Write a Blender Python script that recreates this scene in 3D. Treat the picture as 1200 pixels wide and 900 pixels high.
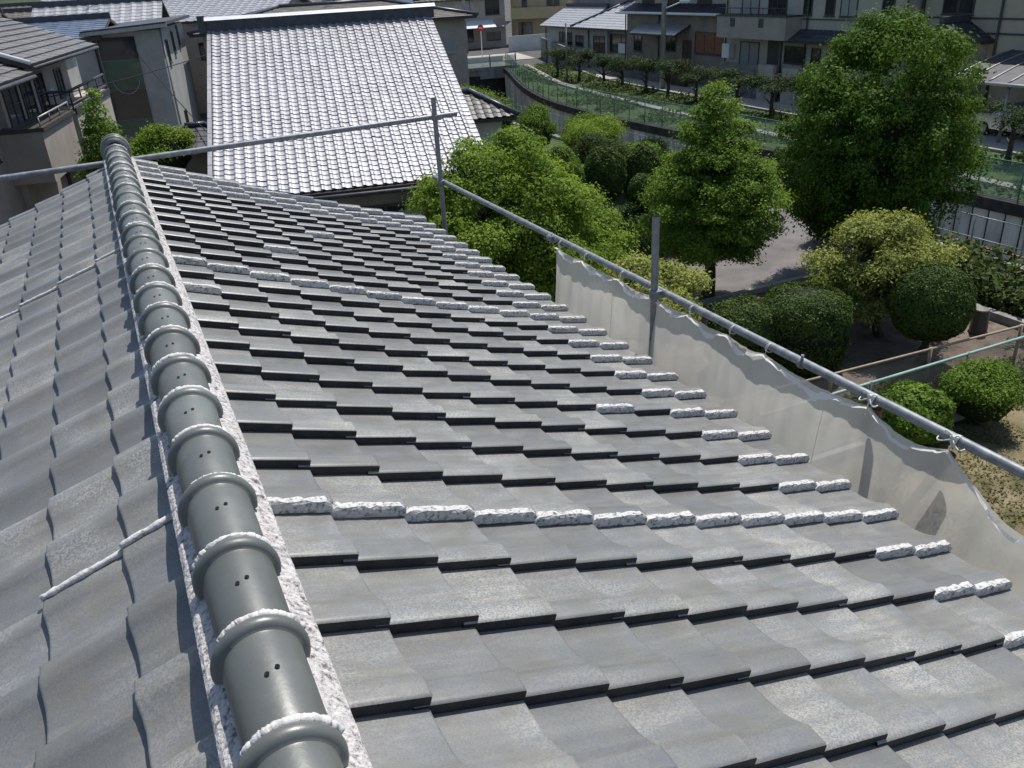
import bpy, math, random
import numpy as np
from mathutils import Vector, Matrix, noise
random.seed(7); np.random.seed(7)
scene = bpy.context.scene
for o in list(bpy.data.objects): bpy.data.objects.remove(o)
COL = scene.collection
R = math.radians
GZ = -6.5                                   # ground level; z = 0 is the crest of the near roof

# ------------------------------------------------------------------ camera
cam_d = bpy.data.cameras.new('camera'); cam = bpy.data.objects.new('camera', cam_d); COL.objects.link(cam)
roll, pitch, yaw = 0.0592, 0.4565, 0.4209
CAM = Vector((-0.1121, -1.5352, 1.2907))
fwd = Vector((math.sin(yaw)*math.cos(pitch), math.cos(yaw)*math.cos(pitch), -math.sin(pitch)))
rgt = Vector((math.cos(yaw), -math.sin(yaw), 0)); dwn = fwd.cross(rgt)
r2 = math.cos(roll)*rgt + math.sin(roll)*dwn; d2 = -math.sin(roll)*rgt + math.cos(roll)*dwn
M = Matrix((r2, -d2, -fwd)).transposed().to_4x4(); M.translation = CAM
cam.matrix_world = M
cam_d.sensor_width = 36; cam_d.lens = 978.8/1200*36; cam_d.clip_end = 3000; cam_d.clip_start = 0.05
scene.camera = cam
scene.render.resolution_x = 1024; scene.render.resolution_y = 768

# ------------------------------------------------------------------ sky and sun
SUN = Vector((0.34, 0.26, 0.85)).normalized()
elev = math.asin(SUN.z); azim = math.atan2(SUN.x, SUN.y)
w = bpy.data.worlds.new('World'); scene.world = w; w.use_nodes = True
nt = w.node_tree; bg = nt.nodes['Background']
sky = nt.nodes.new('ShaderNodeTexSky'); sky.sky_type = 'NISHITA'; sky.sun_disc = False
sky.sun_elevation = elev; sky.sun_rotation = azim
nt.links.new(sky.outputs[0], bg.inputs[0]); bg.inputs[1].default_value = 0.115
sd = bpy.data.lights.new('sun', 'SUN'); so = bpy.data.objects.new('sun', sd); COL.objects.link(so)
sd.energy = 4.6; sd.angle = R(0.53); sd.color = (1.0, 0.965, 0.91)
so.rotation_mode = 'QUATERNION'; so.rotation_quaternion = SUN.to_track_quat('Z', 'Y'); so.location = (10, 0, 30)
scene.view_settings.view_transform = 'Standard'; scene.view_settings.look = 'None'
scene.view_settings.exposure = 0.17; scene.view_settings.gamma = 1.0

# ------------------------------------------------------------------ materials
def mat(name, cols, scale=6.0, rough=0.7, bump=0.0, bscale=None, detail=6, spec=0.35, metal=0.0, rnd=0.0,
        lo=0.35, hi=0.65, coat=0.0, dist=0.002, stretch=None, coords='pos'):
    """noise-mottled principled material; cols = list of base colours from low to high noise"""
    m = bpy.data.materials.new(name); m.use_nodes = True; t = m.node_tree; n = t.nodes; L = t.links
    b = n['Principled BSDF']
    b.inputs['Roughness'].default_value = rough; b.inputs['Metallic'].default_value = metal
    b.inputs['Specular IOR Level'].default_value = spec; b.inputs['Coat Weight'].default_value = coat
    g = n.new('ShaderNodeNewGeometry'); vec = g.outputs['Position']
    if stretch:
        mp = n.new('ShaderNodeMapping'); mp.inputs['Scale'].default_value = stretch; L.new(vec, mp.inputs[0]); vec = mp.outputs[0]
    if len(cols) == 1: cols = [cols[0], cols[0]]
    ns = n.new('ShaderNodeTexNoise'); ns.inputs['Scale'].default_value = scale; ns.inputs['Detail'].default_value = detail
    ns.inputs['Roughness'].default_value = 0.62
    L.new(vec, ns.inputs['Vector'])
    cr = n.new('ShaderNodeValToRGB'); e = cr.color_ramp.elements
    e[0].position = lo; e[1].position = hi
    e[0].color = (*cols[0], 1); e[1].color = (*cols[-1], 1)
    for i, c in enumerate(cols[1:-1]):
        k = e.new(lo+(hi-lo)*(i+1)/(len(cols)-1)); k.color = (*c, 1)
    L.new(ns.outputs['Fac'], cr.inputs[0]); out = cr.outputs[0]
    if rnd:
        oi = n.new('ShaderNodeObjectInfo'); at = n.new('ShaderNodeAttribute'); at.attribute_name = 'tone'
        ad = n.new('ShaderNodeMath'); ad.operation = 'ADD'; L.new(oi.outputs['Random'], ad.inputs[0]); L.new(at.outputs['Fac'], ad.inputs[1])
        fr = n.new('ShaderNodeMath'); fr.operation = 'FRACT'; L.new(ad.outputs[0], fr.inputs[0])
        mr = n.new('ShaderNodeMapRange'); mr.inputs[3].default_value = 1-rnd; mr.inputs[4].default_value = 1+rnd
        L.new(fr.outputs[0], mr.inputs[0])
        mx = n.new('ShaderNodeVectorMath'); mx.operation = 'SCALE'; L.new(out, mx.inputs[0]); L.new(mr.outputs[0], mx.inputs['Scale'])
        out = mx.outputs[0]
    L.new(out, b.inputs['Base Color'])
    if bump:
        bn = n.new('ShaderNodeTexNoise'); bn.inputs['Scale'].default_value = bscale or scale*4; bn.inputs['Detail'].default_value = 5
        L.new(vec, bn.inputs['Vector'])
        bp = n.new('ShaderNodeBump'); bp.inputs['Strength'].default_value = bump; bp.inputs['Distance'].default_value = dist
        L.new(bn.outputs['Fac'], bp.inputs['Height']); L.new(bp.outputs[0], b.inputs['Normal'])
    return m

def tile_mat(name, base, light, blue, rough, rnd, lichen=0.5, lich_scale=14, metal=0.0):
    """glazed clay tile with pale lichen specks gathered in the pan and a bluish worn sheen"""
    m = bpy.data.materials.new(name); m.use_nodes = True; t = m.node_tree; n = t.nodes; L = t.links
    b = n['Principled BSDF']; b.inputs['Metallic'].default_value = metal
    g = n.new('ShaderNodeNewGeometry'); P = g.outputs['Position']
    def N(sc, det=5, ro=.6):
        x = n.new('ShaderNodeTexNoise'); x.inputs['Scale'].default_value = sc; x.inputs['Detail'].default_value = det
        x.inputs['Roughness'].default_value = ro; L.new(P, x.inputs['Vector']); return x.outputs['Fac']
    def mr(v, a, bb, c=0., d=1.):
        x = n.new('ShaderNodeMapRange'); L.new(v, x.inputs[0]); x.inputs[1].default_value = a; x.inputs[2].default_value = bb
        x.inputs[3].default_value = c; x.inputs[4].default_value = d; return x.outputs[0]
    def mul(a, bb):
        x = n.new('ShaderNodeMath'); x.operation = 'MULTIPLY'; L.new(a, x.inputs[0])
        if isinstance(bb, float): x.inputs[1].default_value = bb
        else: L.new(bb, x.inputs[1])
        return x.outputs[0]
    def mix(f, a, c):
        x = n.new('ShaderNodeMix'); x.data_type = 'RGBA'; L.new(f, x.inputs[0])
        for v, s in ((a, x.inputs[6]), (c, x.inputs[7])):
            if isinstance(v, tuple): s.default_value = (*v, 1)
            else: L.new(v, s)
        return x.outputs[2]
    oi = n.new('ShaderNodeObjectInfo'); at = n.new('ShaderNodeAttribute'); at.attribute_name = 'tone'
    ad = n.new('ShaderNodeMath'); ad.operation = 'ADD'; L.new(oi.outputs['Random'], ad.inputs[0]); L.new(at.outputs['Fac'], ad.inputs[1])
    fr = n.new('ShaderNodeMath'); fr.operation = 'FRACT'; L.new(ad.outputs[0], fr.inputs[0]); rv = fr.outputs[0]
    c0 = mix(mr(N(7, 4), .38, .62), base, blue)
    mp = n.new('ShaderNodeMapping'); mp.inputs['Scale'].default_value = (2.2, 15, 2.2); L.new(P, mp.inputs[0])
    sk = n.new('ShaderNodeTexNoise'); sk.inputs['Scale'].default_value = 1.6; sk.inputs['Detail'].default_value = 6; L.new(mp.outputs[0], sk.inputs['Vector'])
    patch = mul(mul(mr(N(3.6, 5, .6), .37, .62), mr(N(150, 3, .75), .42, .57)), mr(sk.outputs['Fac'], .34, .62, .5, 1.))      # fine speckle in soft patches
    patch = mul(patch, mr(rv, 0., 1., .30*lichen, 1.15*lichen))
    fine = mul(mr(N(330, 2, .7), .50, .70), .42*lichen)
    mx = n.new('ShaderNodeMath'); mx.operation = 'MAXIMUM'; L.new(patch, mx.inputs[0]); L.new(fine, mx.inputs[1])
    c1 = mix(mul(mr(sk.outputs['Fac'], .45, .75), .30*lichen), mix(mx.outputs[0], c0, light), tuple(v*.78 for v in light))
    sc = n.new('ShaderNodeVectorMath'); sc.operation = 'SCALE'; L.new(c1, sc.inputs[0])
    L.new(mr(rv, 0., 1., 1-rnd, 1+rnd), sc.inputs['Scale'])
    L.new(sc.outputs[0], b.inputs['Base Color'])
    L.new(mr(N(11, 4), .3, .7, rough-.07, rough+.12), b.inputs['Roughness'])
    b.inputs['Specular IOR Level'].default_value = .62
    bp = n.new('ShaderNodeBump'); bp.inputs['Strength'].default_value = .25; bp.inputs['Distance'].default_value = .002
    L.new(N(60, 4), bp.inputs['Height']); L.new(bp.outputs[0], b.inputs['Normal'])
    return m

def leaf_mat(name, dark, light, scale=1.2, trans=0.35, rough=0.62):
    m = bpy.data.materials.new(name); m.use_nodes = True; t = m.node_tree; n = t.nodes; L = t.links
    b = n['Principled BSDF']; out = n['Material Output']
    g = n.new('ShaderNodeNewGeometry')
    ns = n.new('ShaderNodeTexNoise'); ns.inputs['Scale'].default_value = scale; ns.inputs['Detail'].default_value = 4
    L.new(g.outputs['Position'], ns.inputs['Vector'])
    ad = n.new('ShaderNodeMath'); ad.operation = 'MULTIPLY_ADD'; L.new(g.outputs['Random Per Island'], ad.inputs[0]); ad.inputs[1].default_value = .5
    L.new(ns.outputs['Fac'], ad.inputs[2])
    cr = n.new('ShaderNodeValToRGB'); e = cr.color_ramp.elements; e[0].position = .4; e[1].position = 1.0
    e[0].color = (*dark, 1); e[1].color = (*light, 1); L.new(ad.outputs[0], cr.inputs[0])
    L.new(cr.outputs[0], b.inputs['Base Color']); b.inputs['Roughness'].default_value = rough
    b.inputs['Specular IOR Level'].default_value = .12
    tr = n.new('ShaderNodeBsdfTranslucent')
    sc = n.new('ShaderNodeMix'); sc.data_type = 'RGBA'; sc.blend_type = 'MULTIPLY'; sc.inputs[0].default_value = 1
    L.new(cr.outputs[0], sc.inputs[6]); sc.inputs[7].default_value = (1.35, 1.25, .75, 1); L.new(sc.outputs[2], tr.inputs[0])
    ms = n.new('ShaderNodeMixShader'); ms.inputs[0].default_value = trans
    L.new(b.outputs[0], ms.inputs[1]); L.new(tr.outputs[0], ms.inputs[2]); L.new(ms.outputs[0], out.inputs[0])
    return m

def film_mat(name, col, alpha, trans, rough=.6, streak=False):
    """thin sheet: mixes diffuse and translucent light, lets a fraction straight through"""
    m = bpy.data.materials.new(name); m.use_nodes = True; t = m.node_tree; n = t.nodes; L = t.links
    b = n['Principled BSDF']; out = n['Material Output']; b.inputs['Roughness'].default_value = rough
    b.inputs['Specular IOR Level'].default_value = .3
    tr = n.new('ShaderNodeBsdfTranslucent'); tp = n.new('ShaderNodeBsdfTransparent')
    g = n.new('ShaderNodeNewGeometry'); ns = n.new('ShaderNodeTexNoise'); ns.inputs['Scale'].default_value = 1.6; ns.inputs['Detail'].default_value = 7
    L.new(g.outputs['Position'], ns.inputs['Vector'])
    cr = n.new('ShaderNodeValToRGB'); e = cr.color_ramp.elements; e[0].position = .3; e[1].position = .7
    e[0].color = (*[c*.86 for c in col], 1); e[1].color = (*[min(1, c*1.06) for c in col], 1)
    L.new(ns.outputs['Fac'], cr.inputs[0]); L.new(cr.outputs[0], b.inputs['Base Color']); L.new(cr.outputs[0], tr.inputs[0])
    a = n.new('ShaderNodeMixShader'); a.inputs[0].default_value = trans; L.new(b.outputs[0], a.inputs[1]); L.new(tr.outputs[0], a.inputs[2])
    c = n.new('ShaderNodeMixShader'); c.inputs[0].default_value = 1-alpha; L.new(a.outputs[0], c.inputs[1]); L.new(tp.outputs[0], c.inputs[2])
    L.new(c.outputs[0], out.inputs[0]); return m

MT = {}
MT['tile'] = tile_mat('grey_glazed_tile', (.134, .132, .121), (.37, .36, .315), (.130, .136, .144), .40, .16, lichen=.8)
MT['tile_side_shade'] = mat('shade_darkened_glaze', [(.012, .013, .015), (.030, .032, .034)], 20, .6, .2, 60)  # unweathered glaze, darkened further to put the roll sides' shade into the colour
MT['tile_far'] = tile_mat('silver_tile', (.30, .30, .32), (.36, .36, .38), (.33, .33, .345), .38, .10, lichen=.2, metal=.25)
MT['cap'] = tile_mat('grey_ridge_cap', (.106, .113, .104), (.21, .215, .195), (.120, .130, .122), .40, .17, lichen=.3)
MT['mortar'] = mat('rough_mortar', [(.15, .14, .138), (.42, .40, .39), (.55, .52, .505)], 60, .95, 1.0, 120, dist=.006, lo=.36, hi=.56)
MT['plaster'] = mat('white_plaster', [(.13, .125, .12), (.40, .39, .375), (.56, .55, .53)], 75, .95, .8, 160, dist=.004, lo=.34, hi=.53)
MT['plaster_thin'] = mat('white_plaster_bead', [(.30, .29, .28), (.60, .59, .57)], 60, .9, .6, 140, dist=.003, lo=.32, hi=.5)
MT['hole'] = mat('dark_hole', [(.004, .004, .004)], 5, .9)
MT['deck'] = mat('roof_felt', [(.03, .03, .03)], 5, .9)
MT['steel'] = mat('galvanised_steel', [(.15, .165, .18), (.28, .295, .31)], 18, .50, .4, 60, metal=.35, dist=.001)
MT['steel_dark'] = mat('weathered_steel', [(.16, .17, .18), (.26, .27, .28)], 20, .5, .3, 60, metal=.4)
MT['rust'] = mat('rusty_steel', [(.16, .08, .05), (.28, .22, .19)], 9, .75, .3, 40, metal=.2)
MT['sheet'] = film_mat('plastic_mesh_sheet', (.72, .69, .62), .80, .62)
MT['hem'] = film_mat('white_hem', (.85, .85, .83), 1.0, .35)
MT['rope'] = mat('white_rope', [(.55, .54, .5), (.75, .74, .7)], 60, .9, .6, 200)
MT['glass'] = mat('dark_glass', [(.012, .016, .017), (.03, .036, .038)], .7, .08, spec=.7)
MT['glass_green'] = mat('green_glass', [(.012, .05, .035), (.03, .10, .07)], .8, .1, spec=.7)
MT['curtain'] = mat('net_curtain', [(.22, .24, .24), (.32, .33, .32)], 3, .4, stretch=(12, 12, .4))
MT['frame'] = mat('window_frame', [(.05, .045, .04), (.08, .075, .07)], 5, .5)
MT['alu'] = mat('aluminium_frame', [(.30, .30, .30), (.38, .38, .38)], 5, .45, metal=.4)
MT['cream'] = mat('cream_render', [(.36, .34, .29), (.44, .41, .35)], 1.1, .9, .3, 30)
MT['beige'] = mat('beige_render', [(.38, .34, .26), (.45, .40, .31)], 1.1, .9, .3, 30)
MT['white_wall'] = mat('white_render', [(.50, .50, .48), (.60, .60, .58)], 1.1, .9, .2, 30)
MT['grey_wall'] = mat('grey_render', [(.30, .30, .285), (.38, .38, .36)], 1.1, .9, .2, 30)
MT['brown_wall'] = mat('brown_render', [(.20, .175, .15), (.27, .24, .21)], 1.1, .9, .3, 30)
MT['taupe'] = mat('taupe_render', [(.30, .265, .23), (.38, .34, .30)], 1.1, .9, .2, 30)
MT['yellow_wall'] = mat('yellow_render', [(.42, .34, .20), (.50, .41, .25)], 1.1, .9, .2, 30)
MT['wood'] = mat('dark_wood', [(.05, .032, .022), (.10, .065, .045)], 3, .7, .3, 40, stretch=(1, 1, 6))
MT['wood_light'] = mat('red_brown_wood', [(.16, .07, .035), (.24, .11, .06)], 3, .6, .3, 40, stretch=(1, 1, 6))
MT['roof_dark'] = mat('dark_roof', [(.035, .037, .045), (.07, .072, .08)], 3, .55, .2, 30)
MT['roof_grey'] = mat('grey_roof_tile', [(.105, .10, .095), (.17, .165, .155)], 4, .5, .2, 40, rnd=.1)
MT['roof_silver'] = mat('silver_roof_tile', [(.34, .345, .35), (.48, .48, .49)], 4, .32, .2, 40, metal=.3)
MT['roof_red'] = mat('red_roof', [(.22, .075, .04), (.32, .12, .07)], 4, .6, .2, 40)
MT['roof_blue'] = mat('blue_grey_roof', [(.10, .13, .19), (.16, .20, .27)], 2, .35, .2, 40)
MT['roof_brown'] = mat('brown_grey_roof', [(.10, .092, .08), (.17, .155, .135)], 2.2, .8, .4, 30)
MT['noshi'] = mat('dark_ridge_tile', [(.04, .045, .06), (.075, .08, .10)], 5, .35, .2, 40)
MT['white_trim_and_glint'] = mat('white_trim_and_glint', [(.66, .67, .68), (.76, .77, .78)], 3, .35)
MT['block'] = mat('block_wall', [(.14, .135, .125), (.21, .20, .19)], 2, .9, .4, 30)
MT['pale_block'] = mat('pale_gatepost', [(.33, .30, .27), (.42, .39, .35)], 2, .9, .4, 30)
MT['concrete'] = mat('weathered_concrete', [(.17, .17, .155), (.26, .26, .24), (.33, .33, .31)], 1.6, .9, .4, 25, stretch=(1, 1, .35))
MT['concrete_rib'] = mat('stained_concrete_panel', [(.34, .34, .30), (.58, .58, .53), (.70, .69, .64)], 1.5, .9, .4, 25, stretch=(1, 1, .25), rnd=.14)
MT['cap_dark'] = mat('dark_stained_coping', [(.02, .02, .018), (.06, .058, .05)], 2, .9, .3, 25)
MT['asphalt'] = mat('asphalt', [(.062, .060, .057), (.098, .094, .088)], 1.3, .95, .6, 90, detail=9)
MT['asphalt_old'] = mat('worn_asphalt', [(.115, .105, .100), (.175, .162, .155)], 1.1, .95, .6, 90, detail=9)
MT['road'] = mat('pale_road', [(.32, .295, .26), (.40, .37, .33)], .8, .95, .4, 60)
MT['soil'] = mat('dry_soil', [(.085, .062, .048), (.17, .13, .105), (.22, .18, .145)], 2.2, .98, .8, 50, dist=.01, detail=9)
MT['lawn'] = mat('patchy_lawn_soil', [(.065, .07, .028), (.15, .12, .065), (.22, .18, .11)], 1.6, .98, .8, 50, dist=.01, detail=9, lo=.38, hi=.62)
MT['grassbank'] = mat('grass_bank', [(.03, .055, .015), (.07, .11, .03)], 2.5, .98, .8, 30, dist=.02, detail=8)
MT['water'] = mat('shallow_water', [(.03, .035, .03), (.05, .055, .045)], 1, .12, .4, 6, dist=.02)
MT['bark'] = mat('tree_bark', [(.05, .038, .028), (.11, .09, .07)], 6, .95, .8, 30, dist=.01, stretch=(1, 1, .25))
MT['core'] = mat('dark_foliage_filler', [(.008, .014, .004), (.016, .026, .007)], 5, .95)  # for solid dark hulls added inside foliage to stop views through it
MT['green_paint'] = mat('green_fence_paint', [(.06, .16, .12), (.09, .21, .16)], 3, .5)
MT['green_net'] = film_mat('green_fence_mesh', (.12, .22, .18), .40, .25)
MT['grey_net'] = film_mat('grey_chain_link', (.20, .19, .16), .36, .2)
MT['pale_green'] = mat('pale_green_rail', [(.22, .34, .30), (.32, .43, .39)], 3, .5)
MT['pinkrail'] = mat('faded_red_rail', [(.40, .16, .12), (.50, .28, .24)], 3, .7)
MT['tan_rail'] = mat('weathered_tan_rail', [(.26, .21, .15), (.38, .31, .22)], 8, .8)
MT['car_dark'] = mat('dark_car_paint', [(.05, .055, .065)], 3, .18, coat=.6, metal=.4)
MT['car_silver'] = mat('silver_car_paint', [(.40, .42, .45)], 3, .2, coat=.6, metal=.6)
MT['tyre'] = mat('tyre_rubber', [(.02, .02, .02)], 3, .9)
MT['white'] = mat('white_plastic', [(.62, .63, .63)], 3, .5)
MT['red'] = mat('red_sign', [(.55, .03, .03)], 3, .5)
MT['teal'] = mat('teal_line', [(.04, .18, .17)], 3, .5)
MT['stone'] = mat('stone_block', [(.16, .145, .13), (.28, .26, .24)], 3, .95, .6, 30)
LF = {}
LF['maple'] = leaf_mat('maple_leaves', (.068, .130, .018), (.26, .37, .055), 1.0, .42)
LF['bright'] = leaf_mat('bright_leaves', (.052, .118, .017), (.22, .33, .05), .9, .42)
LF['deep'] = leaf_mat('deep_green_leaves', (.028, .072, .011), (.13, .22, .034), .8, .36)
LF['yellow'] = leaf_mat('yellow_green_leaves', (.09, .14, .022), (.40, .42, .12), 1.8, .30)
LF['clip'] = leaf_mat('clipped_hedge_leaves', (.030, .062, .013), (.095, .140, .032), 3., .2)
LF['hedge'] = leaf_mat('fresh_hedge_leaves', (.048, .108, .015), (.18, .275, .040), 2.5, .32)
LF['pine'] = leaf_mat('pine_needles', (.016, .034, .010), (.055, .085, .024), 1.6, .15)
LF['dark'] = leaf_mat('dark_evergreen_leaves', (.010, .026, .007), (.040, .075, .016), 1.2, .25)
LF['weed'] = leaf_mat('weeds', (.03, .055, .016), (.095, .13, .04), 3., .3)
LF['grass'] = leaf_mat('grass_blades', (.07, .085, .022), (.19, .18, .07), 2., .3)

# ------------------------------------------------------------------ object helpers
def tag(o, label=None, cat=None, group=None, kind=None):
    if label: o['label'] = label
    if cat: o['category'] = cat
    if group: o['group'] = group
    if kind: o['kind'] = kind
    return o
def empty(name, loc, label, cat, group=None):
    o = bpy.data.objects.new(name, None); COL.objects.link(o); o.location = loc; o.empty_display_size = .2
    return tag(o, label, cat, group)
def add(name, mesh, parent=None, mw=None):
    o = bpy.data.objects.new(name, mesh); COL.objects.link(o)
    if parent is not None:
        o.parent = parent
        o.matrix_parent_inverse = Matrix.Identity(4)
        base = WORLD.get(parent.name, Matrix.Identity(4))
        wm = mw if mw is not None else Matrix.Identity(4)
        o.matrix_local = base.inverted() @ wm
        WORLD[o.name] = wm
    else:
        if mw is not None: o.matrix_world = mw
        WORLD[o.name] = mw if mw is not None else Matrix.Identity(4)
    return o
WORLD = {}
def thing(name, loc, label, cat, group=None):
    o = empty(name, loc, label, cat, group); WORLD[o.name] = Matrix.Translation(loc); return o

class MB:
    def __init__(s): s.v = []; s.f = []; s.m = []; s.sm = []
    def quad(s, a, b, c, d, mi=0, smooth=False):
        i = len(s.v); s.v += [tuple(a), tuple(b), tuple(c), tuple(d)]; s.f.append((i, i+1, i+2, i+3)); s.m.append(mi); s.sm.append(smooth)
    def tri(s, a, b, c, mi=0):
        i = len(s.v); s.v += [tuple(a), tuple(b), tuple(c)]; s.f.append((i, i+1, i+2)); s.m.append(mi); s.sm.append(False)
    def hexa(s, p, mi=0):            # 8 corners: bottom 0-3 ccw, top 4-7
        i = len(s.v); s.v += [tuple(q) for q in p]
        for f in ((3, 2, 1, 0), (4, 5, 6, 7), (0, 1, 5, 4), (1, 2, 6, 5), (2, 3, 7, 6), (3, 0, 4, 7)):
            s.f.append(tuple(i+k for k in f)); s.m.append(mi); s.sm.append(False)
    def box(s, F, u0, u1, v0, v1, z0, z1, mi=0):
        s.hexa([F.p(u0, v0, z0), F.p(u1, v0, z0), F.p(u1, v1, z0), F.p(u0, v1, z0), F.p(u0, v0, z1), F.p(u1, v0, z1), F.p(u1, v1, z1), F.p(u0, v1, z1)], mi)
    def prism(s, pts, ext, mi=0):    # polygon pts (list of Vectors) swept by vector ext
        n = len(pts); i = len(s.v); ext = Vector(ext)
        s.v += [tuple(p) for p in pts] + [tuple(Vector(p)+ext) for p in pts]
        s.f.append(tuple(range(i+n-1, i-1, -1))); s.m.append(mi); s.sm.append(False)
        s.f.append(tuple(range(i+n, i+2*n))); s.m.append(mi); s.sm.append(False)
        for k in range(n):
            j = (k+1) % n; s.f.append((i+k, i+j, i+n+j, i+n+k)); s.m.append(mi); s.sm.append(False)
    def tube(s, pts, r, seg=8, mi=0, cap=True):
        pts = [Vector(p) for p in pts]; n = len(pts); rr = r if isinstance(r, (list, tuple)) else [r]*n
        i0 = len(s.v); ref = None
        for k, p in enumerate(pts):
            t = (pts[min(k+1, n-1)]-pts[max(k-1, 0)]).normalized()
            if ref is None: ref = t.orthogonal().normalized()
            ref = (ref - t*ref.dot(t)).normalized(); b = t.cross(ref)
            for q in range(seg):
                a = 2*math.pi*q/seg; s.v.append(tuple(p + rr[k]*(math.cos(a)*ref+math.sin(a)*b)))
        for k in range(n-1):
            for q in range(seg):
                a = i0+k*seg+q; b = i0+k*seg+(q+1) % seg
                s.f.append((a, b, b+seg, a+seg)); s.m.append(mi); s.sm.append(True)
        if cap:
            s.f.append(tuple(range(i0+seg-1, i0-1, -1))); s.m.append(mi); s.sm.append(False)
            e = i0+(n-1)*seg; s.f.append(tuple(range(e, e+seg))); s.m.append(mi); s.sm.append(False)
    def build(s, name, mats, parent=None, mw=None, tone=None):
        me = s.mesh(name, mats, tone)
        if parent is None or mw is not None: return add(name, me, parent, mw)
        return add(name, me, parent)
    def mesh(s, name, mats, tone=None):
        me = bpy.data.meshes.new(name); me.from_pydata(s.v, [], s.f)
        if not isinstance(mats, (list, tuple)): mats = [mats]
        for m in mats: me.materials.append(m)
        me.polygons.foreach_set('material_index', s.m); me.polygons.foreach_set('use_smooth', s.sm)
        if tone is not None:
            a = me.attributes.new('tone', 'FLOAT', 'FACE'); a.data.foreach_set('value', tone)
        me.update(); return me
class Fr:
    """horizontal frame: u along the front, v into the depth"""
    def __init__(s, x, y, deg): s.o = Vector((x, y, 0)); a = R(deg); s.u = Vector((math.cos(a), math.sin(a), 0)); s.v = Vector((-math.sin(a), math.cos(a), 0))
    def p(s, u, v, z): return s.o + s.u*u + s.v*v + Vector((0, 0, z))
W0 = Fr(0, 0, 0)
def solo(name, mb, mats, label, cat, group=None, kind=None):
    return tag(mb.build(name, mats), label, cat, group, kind)

# ================================================================== NEAR ROOF
TH = 0.3519; EX = 0.235; TW = 0.2735; XC = -0.06
cT, sT = math.cos(TH), math.sin(TH)
SAG = 0.0195
def slope(side, s, v, h=0.0):
    """point on the plane through the tile crests; s metres down from the ridge origin, v along the ridge"""
    hh = h + SAG*(s-1.4)**2
    x = s*cT + hh*sT; z = -s*sT + hh*cT
    return Vector((x, v, z)) if side > 0 else Vector((2*XC - x, v, z))
def slope_rot(side, s):
    a = TH - 2*SAG*(s-1.4)            # local pitch
    a -= 0.022/EX                     # each tile lies flatter than the roof, its lower edge on the next tile
    if side > 0: return Matrix(((math.cos(a), 0, math.sin(a)), (0, 1, 0), (-math.sin(a), 0, math.cos(a))))
    return Matrix(((-math.cos(a), 0, -math.sin(a)), (0, -1, 0), (-math.sin(a), 0, math.cos(a))))
PROF = [(0.0, -.0055), (.0045, -.0012), (.014, 0.0), (.064, .0012), (.075, -.0065), (.106, -.020), (.138, -.0305), (.185, -.0362), (.245, -.0370), (TW+.045, -.035)]
def tile_mesh(x0=-.272, seed=0):
    rnd = random.Random(seed); v = []; f = []
    xs = [(x0, 0), (-.008, 0), (-.0018, -.0010), (0.0, -.0035), (0.0, -.0195)]
    n = len(PROF); wob = [rnd.uniform(-.0012, .0012) for _ in PROF]
    for xi, (x, dz) in enumerate(xs):
        for (y, z), q in zip(PROF, wob): v.append((x + (q if xi > 0 else 0), y, z + dz))
    for i in range(len(xs)-1):
        for k in range(n-1): a = i*n+k; f.append((a, a+n, a+n+1, a+1))
    ns = len(f)
    b = len(v)                        # the standing side of the roll
    for x in (x0, -.004): v.append((x, .002, -.0345))
    for x in (x0, -.004): v.append((x, .050, -.0345))
    for i in (0, n, 2*n, 3*n, 4*n): v.append(v[i])
    c = b+4
    f.append((c, b, b+1, c+1)); f.append((c+1, b+1, c+3, c+2)); f.append((b, b+2, b+3, b+1)); f.append((c+3, b+1, c+4))
    me = bpy.data.meshes.new('tile'); me.from_pydata(v, [], f)
    sm = [True]*(3*(n-1)) + [False]*(len(f)-3*(n-1)); me.polygons.foreach_set('use_smooth', sm)
    me.materials.append(MT['tile']); me.materials.append(MT['tile_side_shade'])
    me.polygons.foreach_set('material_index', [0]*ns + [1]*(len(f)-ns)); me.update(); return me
TILES = [tile_mesh(seed=i) for i in range(4)]
def arr(me):
    v = np.empty(len(me.vertices)*3); me.vertices.foreach_get('co', v); return v.reshape(-1, 3), [tuple(p.vertices) for p in me.polygons], [p.use_smooth for p in me.polygons], [p.material_index for p in me.polygons]
def joined(name, items, mats, parent, kind='stuff', label=None):
    """items: (mesh, matrix) pairs joined into one part"""
    V = []; F = []; S = []; T = []; MI = []; off = 0; cache = {}
    for me, mw in items:
        if me.name not in cache: cache[me.name] = arr(me)
        v, f, s, mi = cache[me.name]; MI += mi; Mx = np.array(mw)
        V.append(v @ Mx[:3, :3].T + Mx[:3, 3]); F += [tuple(i+off for i in q) for q in f]; S += s
        T += [random.random()]*len(f); off += len(v)
    me = bpy.data.meshes.new(name); me.from_pydata(np.concatenate(V).tolist(), [], F)
    me.polygons.foreach_set('use_smooth', S); me.materials.append(mats); me.materials.append(MT['tile_side_shade']); me.polygons.foreach_set('material_index', MI)
    a = me.attributes.new('tone', 'FLOAT', 'FACE'); a.data.foreach_set('value', T); me.update()
    o = add(name, me, parent); o['kind'] = kind
    if label: o['label'] = label
    return o
def in_view(p, m=30):
    d = p - CAM; z = d.dot(fwd)
    if z <= .1: return False
    u = d.dot(r2)/z*978.8+600; t = d.dot(d2)/z*978.8+450
    return -m < u < 1200+m and -m < t < 900+m

house = thing('tiled_house', (0, 3, GZ), 'near house whose grey S-tiled gable roof and round ridge fill the foreground', 'house')
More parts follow.
